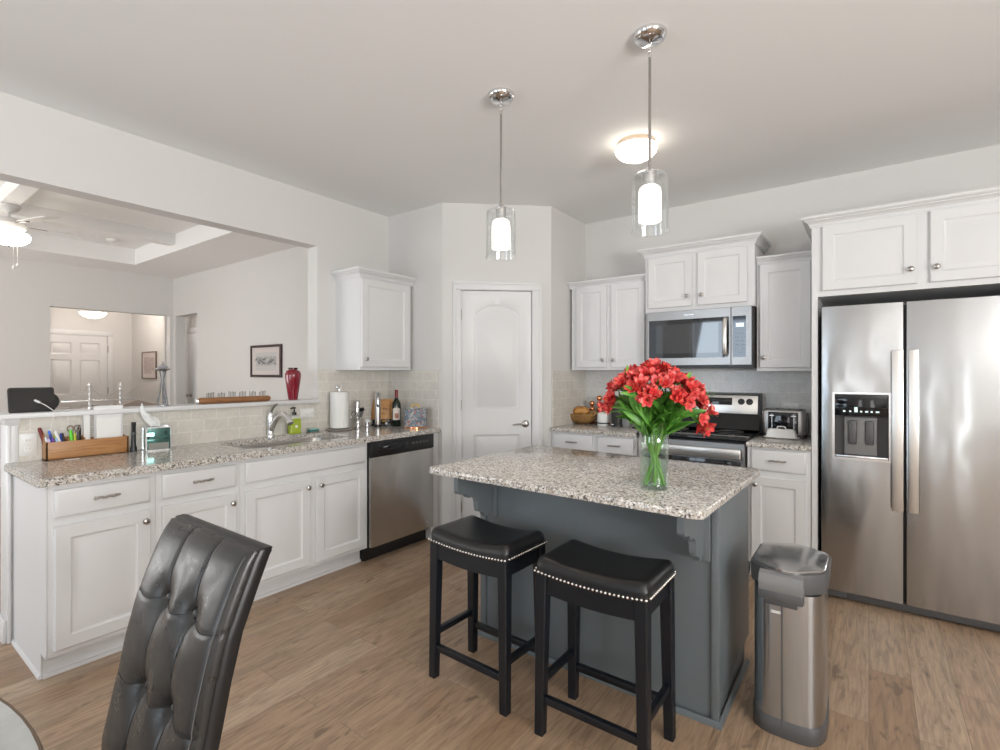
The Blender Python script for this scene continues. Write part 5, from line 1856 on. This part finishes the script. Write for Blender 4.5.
# copper ball tea light rack
t = thing('copper_ball_stand', 'stand of stacked shiny copper balls beside the white jar', 'ornament', (-1.975, 4.22, W0))
b = B(); box(b, -2.07, -1.86, 4.195, 4.245, W0, W0 + .010, .003); build('base', b, M['copper'], t)
for x, zs_ in ((-2.048, (1.042, 1.092)), (-1.975, (.985, 1.040, 1.089, 1.141)), (-1.905, (1.038, 1.098, 1.153))):
    b = B(); tube(b, [(x, 4.22, W0 + .008), (x, 4.22, zs_[-1])], .003, 6); build('stem', b, M['copper'], t)
    for z in zs_:
        b = B(); sphere(b, (x, 4.22, z), .0255, 20, 14); build('ball', b, M['copper'], t)

# white candle jar
t = thing('candle_jar', 'short white jar with dark base band before the copper balls', 'jar', (-1.878, 4.09, W0))
b = B(); lathe(b, [(0, .024), (.050, .024), (.052, .028), (.052, .100), (.049, .106), (.044, .107), (.044, .100), (0, .098)], (-1.878, 4.09, W0), n=32); build('body', b, M['white_plastic'], t)
b = B(); lathe(b, [(0, .013), (.0515, .013), (.0515, .0238), (0, .0238)], (-1.878, 4.09, W0), n=32); build('dark_band', b, mat('navy_band', (.01, .012, .035), .4), t)
b = B(); lathe(b, [(0, 0), (.051, 0), (.0515, .0128), (0, .0128)], (-1.878, 4.09, W0), n=32); build('foot', b, M['white_plastic'], t)
b = B(); lathe(b, [(0, 0), (.016, 0), (.018, .006), (.012, .045), (.008, .06), (0, .06)], (-1.800, 4.15, W0), n=16); single('bottle', b, mat('pinkish_bottle', (.40, .12, .10), .3), 'small reddish bottle between the white jar and the black coffee maker', 'bottle')

# coffee maker
t = thing('coffee_maker', 'black cylinder coffee maker with grey tank left of the range', 'coffee maker', (-1.705, 4.09, W0))
b = B(); lathe(b, [(0, .001), (.060, .001), (.060, .012), (.054, .02), (.054, .175), (.050, .182), (0, .182)], (-1.735, 4.065, W0), n=32); build('body', b, M['black'], t)
b = B(); loft(b, [[Vector((x, y, W0 + z)) for x, y in rrect(-1.700, -1.622, 4.045, 4.155, .02, 5)] for z in (.0, .182)]); build('water_tank', b, M['mid_grey'], t)
b = B(); box(b, -1.745, -1.64, 4.075, 4.145, W0 + .183, W0 + .196, .004); build('lid', b, M['black'], t)
b = B(); box(b, -1.765, -1.745, 4.001, 4.012, W0 + .014, W0 + .024, .001); build('badge', b, M['silver'], t)
b = B(); tube(b, [(-1.62, 4.14, W0 + .03), (-1.60, 4.20, W0 + .10), (-1.615, 4.30, W0 + .15), (-1.640, 4.318, 1.063)], .0035, 6); build('power_cord', b, M['black'], t)
b = B(); box(b, -1.575, -1.475, 3.98, 4.08, W0, W0 + .012, .003); single('trivet', b, M['black'], 'flat black trivet at the range end of the left worktop', 'trivet')
b = B(); box(b, -1.445, -1.418, 3.665, 3.69, W0, W0 + .03, .003)

b.free()

# ------------------------------------------------------------------ toaster and butter dish
t = thing('toaster', 'wide steel and black toaster on the worktop beside the refrigerator', 'toaster', (-.49, 4.14, W0))
FTO = Frame((0, 4.055, W0), (1, 0, 0), (0, -1, 0))
b = B(); loft(b, [[Vector((x, y, W0 + z)) for x, y in rrect(-.628 + i, -.355 - i, 4.06 + i, 4.235 - i, .03, 5)] for i, z in ((.006, .016), (0, .03), (0, .180), (.004, .190), (.014, .196))]); bd = build('body', b, M['steel'], t)
b = B(); loft(b, [[Vector((x, y, W0 + z)) for x, y in rrect(-.632, -.351, 4.057, 4.238, .03, 5)] for z in (.0, .020)]); build('base', b, M['black'], t)
b = B(); box(b, -.585, -.398, -.004, .002, .030, .178, .004, F=FTO); fp = build('front_panel', b, M['black_gloss'], t)
for x in (-.560, -.424):
    b = B(); box(b, x - .003, x + .003, .002, .003, .05, .165, F=FTO); box(b, x - .016, x + .016, .002, .024, .148, .158, .003, F=FTO); build('lever', b, M['silver'], fp)
for x in (-.575, -.52, -.468, -.41):
    pass
for y in (4.105, 4.165):
    b = B(); box(b, -.600, -.382, y, y + .028, W0 + .1955, W0 + .1965); build('slot', b, M['black'], bd, smooth=False)
for x in (-.60, -.53, -.455, -.385):
    b = B(); tube(b, [(x, 4.09, W0 + .192), (x, 4.09, W0 + .202)], .006, 8); build('rack_foot', b, M['black'], bd)
for x in (-.625, -.352):
    b = B(); box(b, x - .008, x + .008, 4.10, 4.20, W0 + .03, W0 + .17, .004); build('side_trim', b, M['dark_grey'], t)
t = thing('butter_dish', 'white covered butter dish with loop handle before the toaster', 'butter dish', (-.49, 3.975, W0))
b = B(); loft(b, [[Vector((-.492 + x, 3.985 + y, W0 + z)) for x, y in rrect(-.108 + i, .108 - i, -.045 + i, .045 - i, .02, 5)] for i, z in ((.02, 0), (0, .008), (0, .011), (.012, .010))]); build('plate', b, M['white_plastic'], t)
b = B(); loft(b, [[Vector((-.492 + x, 3.985 + y, W0 + z)) for x, y in rrect(-.096 + i, .096 - i, -.035 + i * .5, .035 - i * .5, .012, 5)] for i, z in ((0, .0105), (.012, .060), (.020, .066))]); cv = build('cover', b, M['white_plastic'], t)
b = B(); tube(b, [(-.520, 3.985, W0 + .064), (-.516, 3.985, W0 + .080), (-.500, 3.985, W0 + .083), (-.484, 3.985, W0 + .083), (-.468, 3.985, W0 + .080), (-.464, 3.985, W0 + .064)], .0048, 8); build('handle', b, M['white_plastic'], cv)

# ------------------------------------------------------------------ flower vase and bouquet
VX, VY = -.687, 1.969
t = thing('flower_vase', 'clear glass cylinder vase with water on the island', 'vase', (VX, VY, W0))
b = B(); lathe(b, [(0, 0), (.053, 0), (.056, .004), (.0565, .012), (.0545, .10), (.0545, .165), (.057, .185), (.055, .195), (.0560, .222), (.0540, .2225), (.0530, .195), (.0548, .185), (.0520, .165), (.0520, .10), (.0530, .016), (0, .012)], (VX, VY, W0), n=48); build('glass', b, M['vase_glass'], t)
b = B(); lathe(b, [(0, .0125), (.0520, .0165), (.0510, .10), (.0510, .150), (0, .150)], (VX, VY, W0), n=40); build('water', b, M['water'], t)


def leafy(name, c1_, c2_):
    m = mat(name, c1_, .4)
    nt = NT(m)
    nz = nt.noise(nt.coords((1, 1, .4)), 40, 3)
    nt.base(nt.ramp(nz.outputs[0], [(.35, c1_), (.65, c2_)]))
    return m


M['leaf'] = leafy('leaf_green', (.050, .190, .025), (.170, .42, .060))
M['stem'] = mat('stem_green', (.17, .36, .065), .4)
m = M['petal'] = mat('coral_red_petal', (.62, .045, .04), .45)
nt = NT(m)
nz = nt.noise(nt.coords(), 70, 3)
nt.base(nt.ramp(nz.outputs[0], [(.30, (.36, .006, .016)), (.50, (.62, .035, .035)), (.66, (.80, .17, .10)), (.8, (.86, .42, .22))]))
m.node_tree.nodes['Principled BSDF'].inputs['Subsurface Weight'].default_value = 0.0
M['petal_pink'] = mat('pink_red_petal', (.72, .10, .11), .45)
nt = NT(M['petal_pink'])
nz = nt.noise(nt.coords(), 70, 3)
nt.base(nt.ramp(nz.outputs[0], [(.30, (.44, .012, .030)), (.50, (.70, .075, .075)), (.66, (.84, .28, .20)), (.8, (.88, .50, .34))]))
M['throat'] = mat('yellow_throat', (.80, .42, .06), .5)


def flower_mesh(seed, size):
    """six-petalled trumpet opening along +z, origin at its base"""
    rnd = random.Random(seed)
    b = B()
    for k in range(6):
        a = 2 * PI * k / 6 + rnd.uniform(-.08, .08)
        inner = k % 2
        ln = size * (1.0 if inner else .95) * rnd.uniform(.92, 1.08)
        wd = size * (.20 if inner else .30)
        ca, sa = math.cos(a), math.sin(a)
        flare = rnd.uniform(.50, .72) * (.85 if inner else 1.0)
        rows = []
        for j in range(7):
            u = j / 6
            r = ln * (.06 + flare * u ** 1.6)
            z = ln * (u * .95 - .12 * u ** 4)
            w = wd * (math.sin(PI * min(1, .10 + u * .86)) ** .8) * (.55 + .6 * u) + .001
            row = []
            for q in (-1, 0, 1):
                rr = r - abs(q) * -.10 * w
                row.append(Vector((ca * rr - sa * q * w, sa * rr + ca * q * w, z + abs(q) * w * .22)))
            rows.append(row)
        th = .0007
        V0 = [[b.verts.new(p) for p in row] for row in rows]
        for j in range(6):
            for i in range(2):
                b.faces.new((V0[j][i], V0[j][i + 1], V0[j + 1][i + 1], V0[j + 1][i]))
    return b


def place_matrix(p, d, roll):
    d = Vector(d).normalized()
    x, y, z = axes(d)
    R = Matrix((x, y, z)).transposed().to_4x4()
    return Matrix.Translation(Vector(p)) @ R @ Matrix.Rotation(roll, 4, 'Z')


PET = []
for s in range(4):
    b = flower_mesh(s, .041)
    bmesh.ops.recalc_face_normals(b, faces=b.faces)
    me = bpy.data.meshes.new('blossom')
    for f in b.faces:
        f.smooth = True
    b.to_mesh(me); b.free()
    me.materials.append(M['petal'] if s % 2 == 0 else M['petal_pink'])
    PET.append(me)
LEAF = []
for s in range(3):
    rnd = random.Random(40 + s)
    b = B()
    ln, wd = (.115, .013) if s < 2 else (.085, .011)
    rows = []
    for j in range(9):
        u = j / 8
        w = wd * math.sin(PI * (.04 + .94 * u)) ** .75
        z = ln * (u - .10 * u * u)
        y = -ln * (.30 + .12 * s) * u * u
        rows.append([b.verts.new((q * w, y + abs(q) * w * .35, z)) for q in (-1, 0, 1)])
    for j in range(8):
        for i in range(2):
            b.faces.new((rows[j][i], rows[j][i + 1], rows[j + 1][i + 1], rows[j + 1][i]))
    for f in b.faces:
        f.smooth = True
    me = bpy.data.meshes.new('leaf')
    b.to_mesh(me); b.free()
    me.materials.append(M['leaf'])
    LEAF.append(me)

# each stem: (lean azimuth, reach, height of the flower head)
CAMDIR = Vector((-VX, -VY, 0)).normalized()
RGT = Vector((-CAMDIR.y, CAMDIR.x, 0)) * 1.0
heads = [  # (sideways, toward camera, height above island top)
    (-.180, .030, .385), (-.150, -.05, .435), (-.120, .06, .450), (-.075, .10, .438), (-.080, -.07, .475), (-.035, .03, .472),
    (.005, -.03, .494), (.030, .09, .450), (.060, -.08, .474), (.085, .045, .458), (.120, -.02, .448), (.150, .06, .425),
    (.180, -.01, .400), (.200, .055, .345), (.098, .12, .408), (-.028, .13, .412), (.160, -.09, .43)]
NAMES = {0: 'alstroemeria stem whose red blossoms reach farthest left over the island', 6: 'tallest red alstroemeria stem standing at the middle top of the bouquet', 13: 'alstroemeria stem with pink red blossoms drooping lowest at the right'}
rnd = random.Random(21)
side = RGT if RGT.dot(Vector((math.cos(YAW), math.sin(YAW), 0))) > 0 else -RGT
for k, (sx, sc_, hz) in enumerate(heads):
    lab = NAMES.get(k, 'red alstroemeria stem with green leaves inside the bouquet, between its outermost stems')
    a0 = math.atan2(sc_, sx) + PI + rnd.uniform(-.6, .6)
    foot = Vector((VX, VY, W0 + .017)) + side * (.040 * math.cos(a0)) + CAMDIR * (.034 * math.sin(a0))
    top = Vector((VX, VY, W0 + hz - .058)) + side * sx * .74 + CAMDIR * sc_ * .80
    neck = Vector((VX, VY, W0 + .205)) + side * max(-.036, min(.036, sx * .25)) + CAMDIR * max(-.036, min(.036, sc_ * .32))
    t = thing('alstroemeria', lab, 'flower', tuple(foot), 0, 'alstroemeria stems in the vase')
    path = []
    for i in range(15):
        u = i / 14
        # quadratic through foot, neck, top
        if u < .42:
            p = foot.lerp(neck, u / .42)
        else:
            v_ = (u - .42) / .58
            tan = (neck - foot).normalized() * .16
            p = (1 - v_) ** 2 * neck + 2 * v_ * (1 - v_) * (neck + tan) + v_ ** 2 * top
        path.append(p)
    b = B(); tube(b, path, [.0046 - .0018 * i / 14 for i in range(15)], 7)
    d_end = (path[-1] - path[-3]).normalized()
    out = Vector((top.x - VX, top.y - VY, 0))
    out = out.normalized() if out.length > .02 else CAMDIR
    # pedicels and blossoms
    nb = 8 if k in (0, 1, 2, 4, 6, 8, 9) else 7
    bl = []
    for q in range(nb):
        a = 2 * PI * q / nb + rnd.random()
        x, y, z = axes((d_end * .6 + out * .35 + Vector((0, 0, .35))).normalized())
        sp_ = rnd.uniform(.45, .95)
        d = (z + x * math.cos(a) * sp_ + y * math.sin(a) * sp_)
        d = (d + CAMDIR * .25).normalized()
        if k == 13 and q % 2 == 0:
            d = (d + Vector((0, 0, -1.0))).normalized()
        e = path[-1] + d * rnd.uniform(.014, .042)
        tube(b, [path[-1] - d_end * .002, (path[-1] + e) / 2 + d_end * .003, e + d * .004], .0016, 5)
        bl.append((e, d))
    build('stem', b, M['stem'], t)
    Winv = WM[t.name].inverted()
    for e, d in bl:
        o = bpy.data.objects.new('blossom', PET[rnd.randrange(4)])
        COL.objects.link(o); o.parent = t
        s = rnd.uniform(.90, 1.18)
        o.matrix_local = Winv @ place_matrix(e, d, rnd.random() * 6) @ Matrix.Scale(s, 4)
    for q in range(13):
        i = rnd.randrange(6, 13) if q > 6 else rnd.randrange(6, 9)
        p = path[i]
        tdir = (path[i + 1] - path[i - 1]).normalized()
        a = rnd.random() * 2 * PI
        x, y, z = axes(tdir)
        w = rnd.uniform(.35, .9) if q > 6 else rnd.uniform(.25, .60)
        d = (tdir * .9 + (x * math.cos(a) + y * math.sin(a)) * w + out * .30).normalized()
        o = bpy.data.objects.new('leaf', LEAF[rnd.randrange(3)])
        COL.objects.link(o); o.parent = t
        o.matrix_local = Winv @ place_matrix(p, d, rnd.random() * 6) @ Matrix.Scale(rnd.uniform(.75, 1.15) if q > 6 else rnd.uniform(1.0, 1.35), 4)

# ------------------------------------------------------------------ pictures
def picture(F, s0, s1, z0, z1, label, art, fm, fw=.03):
    t = thing('framed_picture', label, 'picture', tuple(F.p((s0 + s1) / 2, 0, z0)))
    b = B()
    o = (s0, s1, z0, z1)
    i = (s0 + fw, s1 - fw, z0 + fw, z1 - fw)
    ringframe(b, F, o, i, .001, .024)
    build('frame', b, fm, t)
    b = B(); box(b, i[0] - .002, i[1] + .002, .002, .012, i[2] - .002, i[3] + .002, F=F); mb = build('mat_board', b, mat('mat_board', (.62, .56, .54), .8), t, smooth=False)
    w, h = i[1] - i[0], i[3] - i[2]
    b = B(); box(b, i[0] + w * .13, i[1] - w * .13, .012, .0135, i[2] + h * .16, i[3] - h * .18, F=F); build('print', b, art, mb, smooth=False)
    return t


m = M['print_grey'] = mat('grey_landscape_print', (.5, .5, .5), .6)
nt = NT(m)
tc = nt.n('ShaderNodeTexCoord')
sp = nt.n('ShaderNodeSeparateXYZ'); nt.l(tc.outputs['Generated'], sp.inputs[0])
nz = nt.noise(nt.coords((1, 1, 1.6)), 22, 5, .7)
# band of dark tree line and its reflection
mu = nt.n('ShaderNodeMath', _operation='SUBTRACT'); nt.l(sp.outputs[2], mu.inputs[0]); mu.inputs[1].default_value = .52
ab = nt.n('ShaderNodeMath', _operation='ABSOLUTE'); nt.l(mu.outputs[0], ab.inputs[0])
band = nt.ramp(ab.outputs[0], [(.10, 1), (.30, 0)])
mk = nt.mix(1.0, band, nt.ramp(nz.outputs[0], [(.40, 0), (.58, 1)]), 'MULTIPLY')
nt.base(nt.mix(mk, (.52, .50, .49), (.10, .10, .105)))
M['frame_dark'] = mat('dark_mahogany_frame', (.045, .025, .025), .35)
FSW = Frame((0, 3.2, 0), (1, 0, 0), (0, -1, 0))
picture(FSW, -6.150, -5.462, 1.318, 1.706, 'dark framed grey landscape print on the white wall above the ledge', M['print_grey'], M['frame_dark'], .030)
m = M['print_sketch'] = mat('figure_sketch_print', (.6, .55, .5), .6)
nt = NT(m)
nz = nt.noise(nt.coords((1, 1, .7)), 16, 5, .7, 1.0)
nt.base(nt.ramp(nz.outputs[0], [(.40, (.62, .56, .53)), (.50, (.40, .28, .25)), (.56, (.55, .50, .50)), (.62, (.28, .30, .38))]))
FHW = Frame((0, 3.54, 0), (1, 0, 0), (0, -1, 0))
picture(FHW, -10.66, -10.02, 1.265, 1.752, 'thin framed pale sketch on the entry hall wall behind the silver tower', M['print_sketch'], mat('brown_thin_frame', (.20, .15, .12), .4), .022)

# ------------------------------------------------------------------ recliner in the living room
t = thing('recliner', 'taupe upholstered armchair whose back shows over the ledge near the entry hall', 'armchair', (-7.4, 2.40, 0))
m = M['taupe'] = mat('taupe_fabric', (.33, .27, .235), .85)
nt = NT(m); nz = nt.noise(nt.coords(), 120, 2); nt.bump(nz.outputs[0], .2, .003)
b = B(); cushion(b, .36, .36, lambda x, y: .22, lambda x, y: .47, .08); bmesh.ops.translate(b, vec=(-7.55, 2.32, 0), verts=b.verts); build('seat', b, M['taupe'], t, ang=60)
b = B()
L = []
for x, k in ((-7.22, .9), (-7.18, 1), (-7.04, 1), (-7.00, .9)):
    L.append([Vector((x - .10 * (1 - z), y, z)) for y, z in ((1.97, .12), (2.72, .12), (2.74, .80), (2.70, .93), (2.58, .965), (2.42, 1.005), (2.28, 1.052 - .01 * (1 - k) * 10), (2.16, 1.015), (2.05, .95), (1.96, .86))])
loft(b, L)
build('backrest', b, M['taupe'], t, ang=60)
for y in (1.93, 2.70):
    b = B(); box(b, -7.92, -7.20, y - .07, y + .07, .06, .62, .05, seg=4); build('arm', b, M['taupe'], t, ang=60)
for x in (-7.85, -7.10):
    for y in (1.95, 2.68):
        b = B(); lathe(b, [(0, 0), (.022, 0), (.028, .12), (0, .12)], (x, y, 0), n=12); build('foot', b, M['blackwood'], t)
